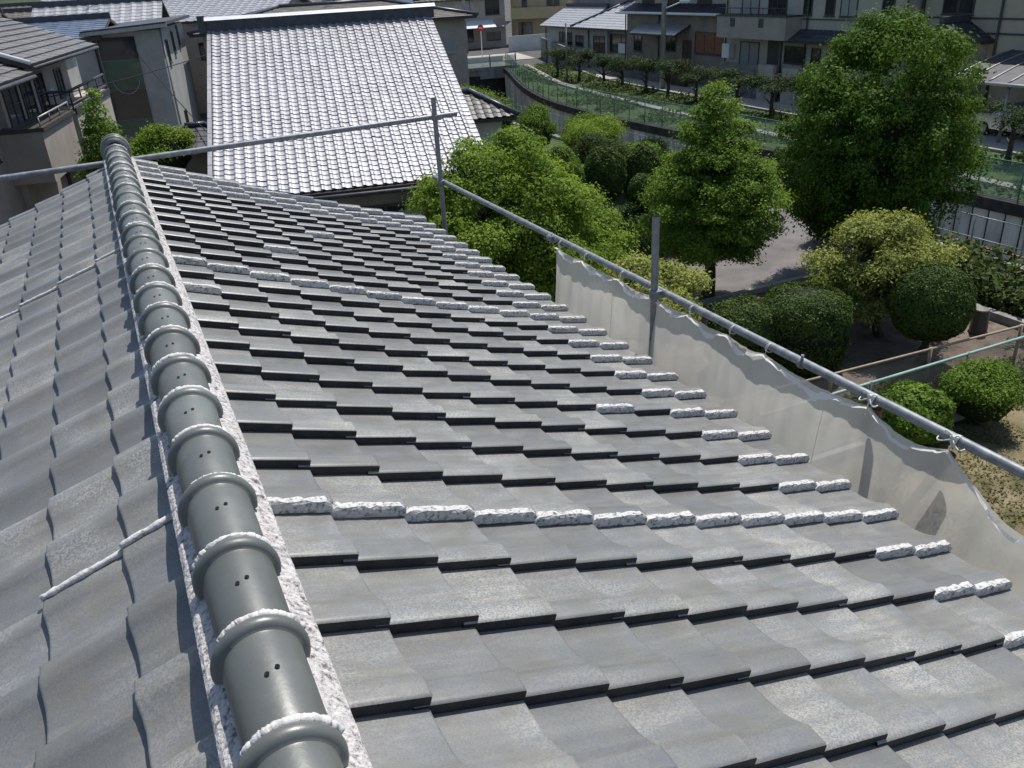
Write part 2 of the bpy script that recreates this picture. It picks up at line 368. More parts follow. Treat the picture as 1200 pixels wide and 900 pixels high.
# body of the house below the eaves
mb = MB()
yA, yB = -3.0, 6.15
mb.box(W0, -2.35, 2.25, yA, yB, GZ, -1.12)
mb.prism([(-2.35, yA, -1.12), (2.25, yA, -1.12), (XC, yA, -.24)], (0, yB-yA, 0))
mb.build('wall', MT['taupe'], house)
decks = {}
V0 = -2.65
for side in (1, -1):
    mb = MB()
    for i in range(12):
        s0, s1 = max(.02, i*EX), (i+1)*EX-.06
        pts = []
        for h in (-.12, -.075):
            for (s, v) in ((i*EX, V0), ((i+1)*EX - (.06 if i == 11 else 0), V0), ((i+1)*EX - (.06 if i == 11 else 0), 6.50), (i*EX, 6.50)): pts.append(slope(side, s, v, h))
        if side < 0: pts = [pts[k] for k in (1, 0, 3, 2, 5, 4, 7, 6)]
        mb.hexa(pts)
    decks[side] = mb.build('roof_slope', MT['deck'], house)
JR = range(-9, 24)
LOFF = 0.075 + TW
cand = []
for side in (1, -1):
    for j in JR:
        for k in range(1, 13):
            s = k*EX; v = j*TW if side > 0 else j*TW + LOFF - .0
            if side < 0: s = k*EX - .01
            if side < 0 and j == 23: continue
            c = slope(side, s, v)
            rot = slope_rot(side, s-EX/2)
            jit = Matrix.Rotation(random.gauss(0, .006), 3, 'Z') @ Matrix.Rotation(random.gauss(0, .004), 3, 'Y')
            c = c + Vector((random.gauss(0, .0012), random.gauss(0, .0012), random.gauss(0, .0008)))
            mw = Matrix.Translation(c) @ (rot @ jit).to_4x4()
            cand.append(((c-CAM).length, in_view(c, 60), side, j, k, mw))
cand.sort(key=lambda t: t[0] if t[1] else 1e3 + t[0])
rest = {1: [], -1: []}
for i, (d, vis, side, j, k, mw) in enumerate(cand):
    me = TILES[random.randrange(4)]
    if i < 300 and vis: add('tile', me, decks[side], mw)
    else: rest[side].append((me, mw))
for side in (1, -1): joined('tile', rest[side], MT['tile'], decks[side])

# plaster patches along roll edges
def plaster_mesh(seed, half=False):
    rnd = random.Random(seed); v = []; f = []; n = 12
    prof = [(.006, -.035), (-.004, -.034), (-.006, -.020), (-.006, -.005), (-.003, .003), (.007, .0048), (.022, .0040), (.029, -.002)]
    m = len(prof)
    for i in range(n+1):
        x = -.238 + .238*i/n
        e = 1 - .6*(abs(i/n-.5)*2)**14
        for k, (y, z) in enumerate(prof):
            q = noise.noise(Vector((x*38+seed*9, k*1.7, seed*3.1)))*.0045 + rnd.uniform(-.0018, .0018)
            ed = .5 + .5*e
            v.append((x + rnd.uniform(-.002, .002), (y+(q if 0 < k < m-1 else q*.4)), -.036 + (z+.036)*ed + (q*.8 if k > 1 else 0)))
    for i in range(n):
        for k in range(m-1): a = i*m+k; f.append((a, a+m, a+m+1, a+1))
    f.append(tuple(range(m))); f.append(tuple(range(n*m+m-1, n*m-1, -1)))
    me = bpy.data.meshes.new('plaster_patch'); me.from_pydata(v, [], f); me.materials.append(MT['plaster']); me.update(); return me
PL = [plaster_mesh(i) for i in range(6)]
spots = set()
for k in range(1, 13): spots |= {(2, k), (12, k), (22, k), (23, k)}
for j in range(-4, 22): spots |= {(j, 11), (j, 12)}
spots |= {(6, 9), (15, 4), (18, 6), (10, 1)}
for (j, k) in sorted(spots):
    s = k*EX; c = slope(1, s, j*TW) + Vector((0, 0, .0))
    add('plaster_patch', PL[(j*5+k) % 6], decks[1], Matrix.Translation(c) @ (slope_rot(1, s-EX/2) @ Matrix.Rotation(random.gauss(0, .01), 3, 'Z')).to_4x4())
# verge: a last raised row closing the far gable, capped with plaster
mb = MB()
for side in (1, -1):
    for k in range(1, 13):
        s = k*EX; Rm = slope_rot(side, s-EX/2).to_4x4(); v = 24*TW if side > 0 else 23*TW+LOFF-.17
        Mw = Matrix.Translation(slope(side, s, v)) @ Rm
        pr = [(0.0, -.012), (.02, .006), (.07, .012), (.12, .004), (.135, -.03), (.135, -.16), (.118, -.16), (.118, -.035)]
        if side < 0: pr = [(-y+.10, z) for y, z in pr][::-1]
        P = [[Mw @ Vector((x, y, z)) for y, z in pr] for x in (-.25, 0.)]
        for a in range(len(pr)-1): mb.quad(P[0][a], P[1][a], P[1][a+1], P[0][a+1], 0, False)
        i = len(mb.v); mb.v += [tuple(q) for q in P[1]]; mb.f.append(tuple(range(i, i+8))); mb.m.append(0); mb.sm.append(False)
mb.build('verge_tiles', MT['tile'], house)
for k in range(1, 13):
    s = k*EX; Mw = Matrix.Translation(slope(1, s, 24*TW)+Vector((0, 0, .004))) @ slope_rot(1, s-EX/2).to_4x4()
    add('plaster_patch', PL[k % 6], decks[1], Mw)
# eave: fascia, gutter
mb = MB()
for side in (1, -1):
    e = slope(side, 12*EX-.03, 0, -.13); sx = side
    x0, x1 = sorted((e.x, e.x-sx*.03)); mb.box(W0, x0, x1, V0, 6.5, e.z-.16, e.z)
mb.build('fascia', MT['wood'], house)
mb = MB()
for side in (1, -1):
    e = slope(side, 12*EX-.03, 0, -.13)
    n = 8; pts = [Vector((e.x+side*(.065-.06*math.cos(math.pi*q/n)), V0, e.z-.03-.06*math.sin(math.pi*q/n))) for q in range(n+1)]
    for q in range(n): mb.quad(pts[q], pts[q+1], pts[q+1]+Vector((0, 6.5-V0, 0)), pts[q]+Vector((0, 6.5-V0, 0)), 0, True)
mb.build('gutter', MT['steel_dark'], house)
# left slope: thin plaster lines along two roll edges
def bead(pts, name, parent, r=.007, mt='plaster_thin', flat=.6):
    m = MB(); q = []
    for i in range(len(pts)-1):
        a, b = Vector(pts[i]), Vector(pts[i+1]); n = max(2, int((b-a).length/.012))
        for t in range(n): q.append(a.lerp(b, t/n))
    q.append(Vector(pts[-1]))
    q = [p + noise.noise_vector(p*60)*.0022 for p in q]
    m.tube(q, [r*(.75+.6*abs(noise.noise(p*45))) for p in q], 6)
    return m.build(name, MT[mt], parent)
for j, ks in ((1, (1, 2)), (12, (1, 2, 3, 4))):
    for k in ks:
        v = j*TW+LOFF; s = k*EX-.01
        a = slope(-1, s-EX, v, -.018+.0) ; b = slope(-1, s, v, .0)
        bead([a+Vector((0, -.006, .004)), b+Vector((0, -.006, .004))], 'plaster_line', decks[-1], .0115)

# ridge: mortar bed, caps, plaster beads
def rx(y): return -.0775 - .006*math.sin(y*.5)
mb = MB()
ny = 1300; y0, y1 = -2.7, 6.52
def lump(y, k, a): return noise.noise(Vector((y*48, k*3.7, 1.3)))*a + noise.noise(Vector((y*110, k*5.1, 4.3)))*a*.9 + noise.noise(Vector((y*14, k*1.1, 7.3)))*a*.5
prof = [(.119, -.115), (.117, .012), (.113, .030), (.099, .047), (.082, .062), (.068, .078), (.04, .09), (-.04, .09), (-.068, .092), (-.088, .084), (-.106, .074), (-.122, .064), (-.130, .054), (-.132, -.12)]
MCX = -.063
rows_ = []
for i in range(ny+1):
    y = y0+(y1-y0)*i/ny; r = []
    for k, (x, z) in enumerate(prof):
        am = .0065 if k in (3, 4, 9, 10) else (.0035 if k in (2, 5, 8, 11) else .0012)
        q = lump(y, k, am); px = x*1.0
        r.append((MCX+px + q*.5, y, z + q))
    rows_.append(r)
base = 0; mb.v = [p for r in rows_ for p in r]; m = len(prof)
for i in range(ny):
    for k in range(m-1):
        a = i*m+k; mb.f.append((a, a+m, a+m+1, a+1)); mb.m.append(0); mb.sm.append(False)
ridge = mb.build('ridge_mortar', MT['mortar'], house)
CY0, CS = -.467+.02, .2935
AZ = .100
def cap_mesh(seed=0):
    m = MB(); n = 22; L_ = CS+.03
    # barrel runs toward -y from the ring; ring is a half torus at y = 0
    def arc(y, r, a0=-12, a1=192, nn=n): return [Vector((r*math.cos(R(a0+(a1-a0)*q/nn)), y, r*math.sin(R(a0+(a1-a0)*q/nn)))) for q in range(nn+1)]
    stations = [(-L_, .0735), (-L_+.004, .0755), (-.045, .079), (-.040, .0797)]
    for t in range(9):
        a = math.pi*t/8; stations.append((-.019 - .019*math.cos(a), .080 + .0175*math.sin(a)))
    stations += [(0.004, .076)]
    rows = [arc(y, r) for y, r in stations]
    i0 = 0; m.v = [tuple(p) for r in rows for p in r]; w_ = n+1
    for i in range(len(rows)-1):
        for q in range(n): a = i*w_+q; m.f.append((a, a+1, a+w_+1, a+w_)); m.m.append(0); m.sm.append(True)
    # two nail holes on the crown, each a tiny dark countersink
    for (hx, hy) in ((.012, -.148), (-.009, -.160)):
        r = .0793; a = math.atan2(hx, 1)*0 + hx/.079; c = Vector((r*math.sin(a), hy, r*math.cos(a)))
        nrm = Vector((math.sin(a), 0, math.cos(a))); tx = Vector((math.cos(a), 0, -math.sin(a)))
        pts = [c + nrm*.0012 + tx*.0048*math.cos(2*math.pi*q/10) + Vector((0, 1, 0))*.0062*math.sin(2*math.pi*q/10) for q in range(10)]
        i = len(m.v); m.v += [tuple(p) for p in pts]; m.f.append(tuple(range(i, i+10))); m.m.append(1); m.sm.append(False)
    return m.mesh('ridge_cap', [MT['cap'], MT['hole']])
CAP = cap_mesh()
for i in range(-7, 24):
    y = CY0 + CS*i
    if y > 6.45: break
    rot = Matrix.Rotation(random.gauss(0, .02), 4, 'Z') @ Matrix.Rotation(random.gauss(0, .06), 4, 'Y') @ Matrix.Rotation(-.018+random.gauss(0, .008), 4, 'X')
    add('ridge_cap', CAP, ridge, Matrix.Translation((rx(y)+random.gauss(0, .0025), y, AZ+random.gauss(0, .002))) @ rot)
    # plaster bead behind each ring
    pts = []; bx = rx(y); g0, g1 = random.uniform(8, 30), random.uniform(140, 172)
    if i % 5 == 3: g1 -= 25
    for q in range(60):
        a = R(g0+(g1-g0)*q/59); rr = .0865 + .004*noise.noise(Vector((q*.3, i, 0)))
        pts.append((bx+rr*math.cos(a), y+.006+.003*noise.noise(Vector((q*.5, i, 5))), AZ+rr*math.sin(a)))
    m_ = MB(); m_.tube(pts, [.0095+.005*abs(noise.noise(Vector((q*.4, i, 9)))) for q in range(60)], 6)
    m_.build('plaster_bead', MT['plaster_thin'], ridge)
# end tile at the far gable: a larger, thicker ring
m = MB(); n = 26
st = [(-.148, .076), (-.145, .100)] + [(-.11 - .018*math.cos(math.pi*t/8), .103+.018*math.sin(math.pi*t/8)) for t in range(9)] + [(-.05, .101), (.03, .101)] + [(.045-.015*math.cos(math.pi*t/6), .101+.015*math.sin(math.pi*t/6)) for t in range(7)] + [(.07, .08), (.075, .001)]
for (y, r) in st:
    for q in range(n+1):
        a = R(-25+230*q/n); m.v.append((r*math.cos(a), y, r*math.sin(a)*1.12))
w_ = n+1
for i in range(len(st)-1):
    for q in range(n): a = i*w_+q; m.f.append((a, a+1, a+w_+1, a+w_)); m.m.append(0); m.sm.append(True)
m.build('ridge_end_tile', MT['cap'], house, Matrix.Translation((rx(6.5), 6.55, .115)))

# ================================================================== SCAFFOLD
PR = .0243
def pipe(name, a, b, label, r=PR, mt='steel', group='scaffold pipes'):
    m = MB(); m.tube([a, Vector(a).lerp(Vector(b), .5), b], r, 16, cap=False)
    # hollow, open end
    d = (Vector(b)-Vector(a)).normalized()
    m.tube([a, b], r*.86, 16, cap=False)
    return m
PX, PZ = 2.92, -.645
eave_pipe = thing('scaffold_pipe', (PX, 2, PZ), 'long galvanised scaffold rail parallel to the eave, holding the grey sheet', 'pipe', 'scaffold pipes')
pipe('', (PX, -3.2, PZ-.01), (PX+.02, 7.0, PZ+.02), '').build('tube', MT['steel'], eave_pipe)
for y in (1.47,):
    m = MB(); m.tube([(PX, y, PZ), (PX, y, PZ+.05)], .008, 8); m.tube([(PX, y-.012, PZ), (PX, y+.012, PZ)], .0275, 16); m.build('coupling_pin', MT['steel_dark'], eave_pipe)
m = MB(); m.tube([(PX, 4.25, PZ), (PX, 4.33, PZ)], .030, 14); m.tube([(PX, 4.27, PZ), (PX, 4.28, PZ+.045)], .007, 6); m.build('joint_collar', MT['steel_dark'], eave_pipe)
cross_pipe = thing('scaffold_pipe', (1, 6.75, -.02), 'scaffold rail running across behind the far gable of the near roof', 'pipe', 'scaffold pipes')
pipe('', (-3.4, 6.78, -.075), (3.15, 6.74, .035), '', r=.026).build('tube', MT['steel'], cross_pipe)
def post(x, y, z0, z1, label, mt='steel_dark'):
    t = thing('scaffold_post', (x, y, z0), label, 'scaffold post', 'scaffold posts')
    pipe('', (x, y, z0), (x, y, z1), '').build('tube', MT[mt], t); return t
pA = post(2.88, 2.78, GZ, -.13, 'upright scaffold post rising beside the middle of the eave, clamped to the rail', 'steel_dark')
pB = post(2.90, 6.70, GZ, .22, 'upright scaffold post at the far corner of the near roof')
pC = post(2.955, .985, GZ, PZ-.06, 'rusty scaffold post seen through the grey sheet below the first white knot', 'rust')
pD = thing('scaffold_brace', (3.02, .56, PZ), 'slanting scaffold brace seen through the grey sheet below the nearest white knot', 'pipe', 'scaffold pipes')
pipe('', (2.955, .56, PZ-.10), (2.955, 2.9, -6.2), '').build('tube', MT['rust'], pD)
def clamp(p, y, z, parent):
    m = MB(); c = Vector((p.x, y, z))
    m.tube([c+Vector((0, 0, -.028)), c+Vector((0, 0, .028))], .034, 14)
    m.box(W0, c.x-.03, c.x+.05, c.y-.045, c.y-.020, c.z-.025, c.z+.025)
    m.tube([c+Vector((-.05, -.03, .0)), c+Vector((.06, -.03, .0))], .008, 8)
    m.tube([c+Vector((.045, -.05, 0)), c+Vector((.045, .03, 0))], .009, 8)
    m.build('clamp', MT['steel'], parent)
clamp(Vector((2.88, 0, 0)), 2.78, PZ, pA); clamp(Vector((2.90, 0, 0)), 6.70, PZ+.02, pB); clamp(Vector((2.90, 0, 0)), 6.70, .03, pB)

# mesh sheet hanging from the rail
ties = [4.12, 3.72, 3.22, 2.80, 2.42, 2.03, 1.72, 0.98, 0.52, -.35, -1.2, -2.0]
drop = {(.52, -.35): .22, (.98, .52): .06, (1.72, .98): .035}
def top_z(y):
    if y > ties[0]: return PZ-.03
    for a, b in zip(ties[:-1], ties[1:]):
        if b <= y <= a:
            t = (a-y)/(a-b); return PZ-.026 - drop.get((a, b), .018)*math.sin(math.pi*t)**.8
    return PZ-.06
m = MB(); ny, nz = 420, 34; zb = -2.9
def sheet_pt(y, t):
    zt = top_z(y); z = zt + (zb-zt)*t
    fold = .020*math.sin(y*6.1+1)*min(1, t*3) + .015*noise.noise(Vector((y*2.5, z*1.5, 0))) + .010*noise.noise(Vector((y*9, z*2.0, 3))) + .006*noise.noise(Vector((y*26, z*9+y*6, 5)))*max(0, 1-t*4)
    return Vector((PX-.035-.10*min(1, t*3.2) + .04*math.sin(math.pi*min(1, t*2)) + fold, y, z))
ys = [4.16 + (-2.6-4.16)*i/ny for i in range(ny+1)]
m.v = [tuple(sheet_pt(y, (j/nz)**1.3)) for y in ys for j in range(nz+1)]
for i in range(ny):
    for j in range(nz): a = i*(nz+1)+j; m.f.append((a, a+1, a+nz+2, a+nz+1)); m.m.append(0); m.sm.append(True)
sheet = thing('mesh_sheet', (2.8, 1, -.7), 'grey translucent construction sheet hanging from the scaffold rail along the eave', 'sheet')
m.build('sheet', MT['sheet'], sheet)
# white folded hem: a strip along the top edge that widens in the sagging parts
m = MB(); pr_ = None
for i, y in enumerate(ys):
    t = None
    for a, b in zip(ties[:-1], ties[1:]):
        if b <= y <= a: t = (a-y)/(a-b)
    wv = .004 + (.026*max(0, math.sin(math.pi*(t or 0)))**2 if t is not None else 0)*(1+.5*noise.noise(Vector((y*3, 2, 0))))
    wv *= .35+1.1*abs(noise.noise(Vector((y*4.3, 7, 0))))*2
    p = sheet_pt(y, 0)+Vector((-.006, 0, -.004-.03*max(0, math.sin(math.pi*(t or 0)))*(1 if int(y*7) % 2 else .3))); q = p + Vector((-.012, 0, -wv-.004*noise.noise(Vector((y*30, 0, 0)))))
    if pr_: m.quad(pr_[0], pr_[1], q, p, 0, True)
    pr_ = (p, q)
m.build('hem', MT['hem'], sheet)
# seam lines (creases) on the sheet
for yy in (3.3, 1.25):
    m = MB(); P = [sheet_pt(yy+.02*math.sin(t*9), .05+.9*t)+Vector((-.004, 0, 0)) for t in [k/14 for k in range(15)]]
    m.tube(P, .0012, 5); m.build('seam', MT['rope'], sheet)
lbl = ['near the far end of the sheet', 'second from the far end of the sheet', 'just beyond the middle post', 'at the middle post', 'first one this side of the middle post', 'second one this side of the middle post', 'beside the coupling pin']
for i, y in enumerate(ties[:9]):
    big = i >= 7
    rnd = random.Random(i); m = MB(); r = .0036 if big else .0022
    c = Vector((PX, y, PZ))
    for w_ in range(3 if big else 2):
        yy = y + (w_-1)*.008; P = []
        for q in range(15):
            a = 2*math.pi*q/14; P.append(c+Vector(((PR+.0025)*math.cos(a), yy-y+.004*math.sin(a*2+w_), (PR+.0025)*math.sin(a))))
        m.tube(P, r, 6)
    kn = c+Vector((-.022, 0, .022)) if big else c+Vector((-.024, 0, -.012))
    if big:
        for s_ in (1, -1):     # bow loops and loose ends
            for q in range(2):
                L_ = .05+.02*rnd.random(); P = [kn + Vector((-.02*math.sin(math.pi*t/8)-.012*q, s_*L_*math.sin(math.pi*t/16)*(1 if q else .8), (.03-.045*q)*math.sin(math.pi*t/8)-.02*q*t/8)) for t in range(9)]
                m.tube(P, r*.9, 6)
        m.tube([kn+Vector((0, -.014, 0)), kn+Vector((-.006, 0, .006)), kn+Vector((0, .014, 0))], .010, 8)
        m.tube([kn, kn+Vector((-.012, .01, -.06)), kn+Vector((-.008, .02, -.13))], r*.9, 6)
    else:
        m.tube([kn, kn+Vector((-.004, .004, -.05)), kn+Vector((-.006, .006, -.10))], r*.8, 6)
    lab = ('white rope knotted in a bow on the rail, ' + ('the farther of the two bows' if i == 7 else 'the nearer of the two bows')) if big else 'thin cord tying the sheet to the rail, ' + lbl[i]
    solo('rope_tie', m, MT['rope'], lab, 'rope', 'ties holding the sheet to the rail')
# ================================================================== GROUND, CANAL
ST = [(-160, 21.0, 26.5), (10, 21.0, 26.5), (20, 21.0, 26.5), (30, 21.0, 26.5), (38, 21.0, 26.3), (44, 21.1, 26.3), (50, 21.7, 26.9), (56, 23.2, 28.4), (62, 25.3, 30.4), (68, 27.6, 32.7), (72.5, 29.0, 34.2)]
mb = MB(); XL, XRr = -600, 900
for (a, n0, f0), (b, n1, f1) in zip(ST[:-1], ST[1:]):
    mb.quad((XL, a, GZ), (n0, a, GZ), (n1, b, GZ), (XL, b, GZ)); mb.quad((f0, a, GZ), (XRr, a, GZ), (XRr, b, GZ), (f1, b, GZ))
    mb.quad((n0, a, GZ-3), (f0, a, GZ-3), (f1, b, GZ-3), (n1, b, GZ-3))
mb.quad((XL, 72.5, GZ), (XRr, 72.5, GZ), (XRr, 1500, GZ), (XL, 1500, GZ)); mb.quad((XL, -600, GZ), (XRr, -600, GZ), (XRr, -160, GZ), (XL, -160, GZ))
tag(mb.build('ground', MT['asphalt']), kind='structure')
mb = MB()
for (a, n0, f0), (b, n1, f1) in zip(ST[:-1], ST[1:]): mb.quad((n0+.3, a, GZ-2.85), (f0-.3, a, GZ-2.85), (f1-.3, b, GZ-2.85), (n1+.3, b, GZ-2.85))
tag(mb.build('canal_water', MT['water']), kind='structure')
def near_x(y):
    for (a, n0, f0), (b, n1, f1) in zip(ST[:-1], ST[1:]):
        if a <= y <= b: t = (y-a)/(b-a); return n0+(n1-n0)*t
    return ST[-1][1]
def far_x(y):
    for (a, n0, f0), (b, n1, f1) in zip(ST[:-1], ST[1:]):
        if a <= y <= b: t = (y-a)/(b-a); return f0+(f1-f0)*t
    return ST[-1][2]
def frng(a, b, s):
    n = int(round((b-a)/s)); return [a+(b-a)*i/n for i in range(n+1)]
# far canal wall: single ribbed panels under a dark coping
wall = thing('canal_wall', (26.5, 35, GZ-3), 'long ribbed concrete canal wall with a dark coping below the green fence', 'retaining wall')
yy = frng(9, 72.4, .62)
for k, (a, b) in enumerate(zip(yy[:-1], yy[1:])):
    xa, xb = far_x(a), far_x(b); d = .06
    mb = MB(); mb.v = []
    P = [(xa-.02, a+.025), (xa-.09, a+.09), (xb-.09, b-.09), (xb-.02, b-.025)]
    for i in range(3): mb.quad((P[i][0], P[i][1], GZ-3), (P[i+1][0], P[i+1][1], GZ-3), (P[i+1][0], P[i+1][1], GZ-.3), (P[i][0], P[i][1], GZ-.3))
    mb.quad((P[0][0], P[0][1], GZ-.3), (P[1][0], P[1][1], GZ-.3), (P[2][0], P[2][1], GZ-.3), (P[3][0], P[3][1], GZ-.3))
    mb.build('wall_panel', MT['concrete_rib'], wall)
def strip(mb, yy, fx, x0, x1, z0, z1):
    for a, b in zip(yy[:-1], yy[1:]):
        xa, xb = fx(a), fx(b)
        mb.hexa([(xa+x0, a, z0), (xa+x1, a, z0), (xb+x1, b, z0), (xb+x0, b, z0), (xa+x0, a, z1), (xa+x1, a, z1), (xb+x1, b, z1), (xb+x0, b, z1)])
mb = MB(); strip(mb, frng(-30, 72.4, 3), far_x, .0, .25, GZ-3, GZ-.02); mb.build('wall_backing', MT['cap_dark'], wall)
mb = MB(); strip(mb, frng(-30, 72.4, 3), far_x, -.22, .28, GZ-.30, GZ+.10); mb.build('coping', MT['cap_dark'], wall)
nw = thing('canal_wall', (21, 30, GZ-3), 'near side concrete canal wall with a low kerb beside the garden trees', 'retaining wall')
mb = MB(); strip(mb, frng(-30, 72.4, 3), near_x, -.3, .0, GZ-3, GZ+.12); mb.build('wall_body', MT['concrete'], nw)
# fences
def fence(name, label, pts, h, post_mt, net_mt, step, rails, rail_r=.02, post_r=.025, zb=0, cat='fence', group=None, top_mt=None):
    t = thing(name, (pts[0][0], pts[0][1], GZ+zb), label, cat, group)
    P = [Vector((x, y, GZ+zb)) for x, y in pts]
    q = [P[0]]
    for a, b in zip(P[:-1], P[1:]):
        n = max(1, int(round((b-a).length/step)))
        for i in range(1, n+1): q.append(a.lerp(b, i/n))
    for p in q:
        m = MB(); m.tube([p, p+Vector((0, 0, h+.03))], post_r, 6); m.build('post', MT[post_mt], t)
    for ri, rz in enumerate(rails):
        m = MB(); m.tube([p+Vector((0, 0, rz)) for p in q], rail_r, 6); m.build('rail', MT[(top_mt or post_mt) if ri == len(rails)-1 else post_mt], t)
    if net_mt:
        for a, b in zip(q[:-1], q[1:]):
            m = MB(); m.quad(a+Vector((0, 0, .04)), b+Vector((0, 0, .04)), b+Vector((0, 0, h-.01)), a+Vector((0, 0, h-.01))); m.build('mesh_panel', MT[net_mt], t)
    return t
fence('green_fence', 'green mesh fence standing on the coping along the far bank of the canal', [(far_x(y)+.05, y) for y in frng(10, 72, 3.1)], 1.25, 'green_paint', 'green_net', 2.0, [.05, 1.25], zb=.1)
fence('canal_railing', 'pale steel railing along the near bank of the canal behind the garden', [(near_x(y)-.15, y) for y in frng(12, 66, 3)], 1.05, 'steel', None, 1.5, [.45, 1.05], zb=.1, post_r=.022, rail_r=.016)
# far bank: grass, gutter kerb, planted strip, road
def sheet_strip(name, yy, fx0, fx1, z, mt, kind='structure'):
    m = MB()
    for a, b in zip(yy[:-1], yy[1:]): m.quad((fx0(a), a, z), (fx1(a), a, z), (fx1(b), b, z), (fx0(b), b, z))
    return tag(m.build(name, MT[mt]), kind=kind)
yb = frng(8, 72.4, 2.5)
kx = lambda y: far_x(y) + 1.5 + .055*max(0, y-18)
kx = lambda y: np.interp(y, [8, 17, 30, 42, 50, 58, 72.4], [27.8, 27.9, 28.6, 29.6, 30.4, 31.6, 36.0])
rx0 = lambda y: np.interp(y, [8, 20, 37, 47, 58, 72.4], [33.0, 33.2, 33.9, 34.6, 35.6, 40.0])
rx1 = lambda y: np.interp(y, [8, 20, 37, 47, 58, 72.4], [37.2, 37.2, 37.2, 38.0, 40.2, 45.0])
sheet_strip('bank_grass', yb, lambda y: far_x(y)+.28, lambda y: rx0(y), GZ+.02, 'grassbank')
sheet_strip('road', yb, rx0, rx1, GZ+.03, 'road')
m = MB(); strip(m, yb, kx, 0, .55, GZ, GZ+.14); tag(m.build('path', MT['concrete']), kind='structure')
m = MB(); strip(m, yb, rx0, -.2, 0, GZ, GZ+.14); tag(m.build('kerb', MT['concrete']), kind='structure')
# bridge
F = Fr(29.0, 73.2, -12)
br = thing('road_bridge', (31, 73, GZ), 'concrete road bridge over the canal with a low grey parapet and mesh fence', 'bridge')
mb = MB(); mb.box(F, -14, 6.5, 0, 7, GZ-.45, GZ+.06); mb.build('deck', MT['concrete'], br)
mb = MB(); mb.box(F, -14, 6.5, -.02, .22, GZ-.75, GZ+.25); mb.build('parapet', MT['concrete'], br)
mb = MB(); mb.box(F, -14, 6.5, 6.7, 7, GZ+.062, GZ+.55); mb.build('parapet', MT['white_trim_and_glint'], br)
mb = MB(); mb.box(F, -14, 6.2, .05, .12, GZ+.25, GZ+1.15); mb.build('mesh_panel', MT['green_net'], br)
for k in range(9):
    mb = MB(); u = 6.2-2.4*k; mb.tube([F.p(u, .08, GZ+.2), F.p(u, .08, GZ+1.3)], .06, 6); mb.build('post', MT['green_paint'], br)
mb = MB(); mb.box(F, -14, 10, 7.2, 15, GZ+.02, GZ+.05); tag(mb.build('road', MT['road']), kind='structure')
mb = MB(); mb.box(F, -14, 10, 9.8, 9.95, GZ+.052, GZ+.056); mb.box(F, -14, 10, 12.8, 12.95, GZ+.052, GZ+.056); tag(mb.build('road_marking', MT['white']), kind='structure')
mb = MB(); mb.box(Fr(0, 0, 0), 28.6, 34.5, 72.6, 72.9, GZ-3, GZ-.47); tag(mb.build('culvert_face', MT['cap_dark']), kind='structure')
# garden ground patches
def patch(name, pts, z, mt):
    m = MB(); m.v = [(x, y, z) for x, y in pts]; m.f = [tuple(range(len(pts)))]; m.m = [0]; m.sm = [False]; return tag(m.build(name, MT[mt]), kind='structure')
patch('yard_path', [(10.5, 14.6), (20.6, 13.6), (20.6, 21.5), (10.5, 19)], GZ+.008, 'asphalt_old')
patch('garden_soil', [(8, 19.2), (20.6, 21.7), (20.6, 44), (12, 44)], GZ+.010, 'grassbank')
patch('garden_soil', [(6, 8.3), (20.6, 8.0), (20.6, 13.6), (10.5, 14.6), (6, 14.6)], GZ+.012, 'soil')
patch('lawn', [(4.4, -8), (20.6, -8), (20.6, 7.0), (4.4, 7.2)], GZ+.016, 'lawn')
m = MB(); m.box(W0, 10.5, 16.0, 14.35, 14.5, GZ, GZ+.14); m.box(W0, 16.0, 20.6, 13.55, 13.7, GZ, GZ+.14); tag(m.build('kerb', MT['concrete']), kind='structure')
m = MB(); m.hexa([(8.0, 7.35, GZ), (20.5, 7.0, GZ), (20.5, 7.2, GZ), (8.0, 7.55, GZ), (8.0, 7.35, GZ+.16), (20.5, 7.0, GZ+.16), (20.5, 7.2, GZ+.16), (8.0, 7.55, GZ+.16)]); tag(m.build('kerb', MT['concrete']), kind='structure')
m = MB(); m.box(W0, 15.8, 16.0, 8.0, 13.3, GZ, GZ+.01); tag(m.build('kerb_strip', MT['concrete']), kind='structure')
m = MB(); m.box(W0, 17.3, 17.5, 8.6, 13.4, GZ, GZ+.2); tag(m.build('planting_edge', MT['concrete']), kind='structure')
fence('chain_link_fence', 'weathered chain-link fence with a tan top rail beside the clipped round tree', [(8.5, 8.75), (20.4, 8.0)], .85, 'tan_rail', 'grey_net', 2.4, [.85], post_r=.035, rail_r=.025)
fence('chain_link_fence', 'chain-link fence with a pale green top rail behind the fresh green bushes', [(8.5, 7.75), (20.4, 7.55)], 1.05, 'steel_dark', 'grey_net', 2.4, [1.05], post_r=.03, rail_r=.028, top_mt='pale_green')
m = MB(); m.tube([(20.1, 16.5, GZ+.6), (20.2, 13.4, GZ+.55), (20.45, 9.0, GZ+.55)], .03, 6)
for y in (16, 13.5, 11.2, 9.2): m.tube([(20.25, y, GZ), (20.25, y, GZ+.6)], .03, 6)
solo('low_rail', m, MT['pinkrail'], 'low faded red pipe rail behind the leafy vegetable bed', 'railing')
m = MB(); P = [(16.44, 9.75, GZ), (16.44, 9.75, GZ+.05), (16.44, 9.75, GZ+.55), (16.44, 9.75, GZ+.57)]; m.tube(P, [.22, .19, .165, .15], 12)
st = solo('tree_stump', m, [MT['bark']], 'short grey brown tree stump on the bare soil', 'stump')
m = MB(); m.tube([(16.44, 9.75, GZ+.571), (16.44, 9.75, GZ+.576)], .145, 12); m.build('cut_top', MT['stone'], st)

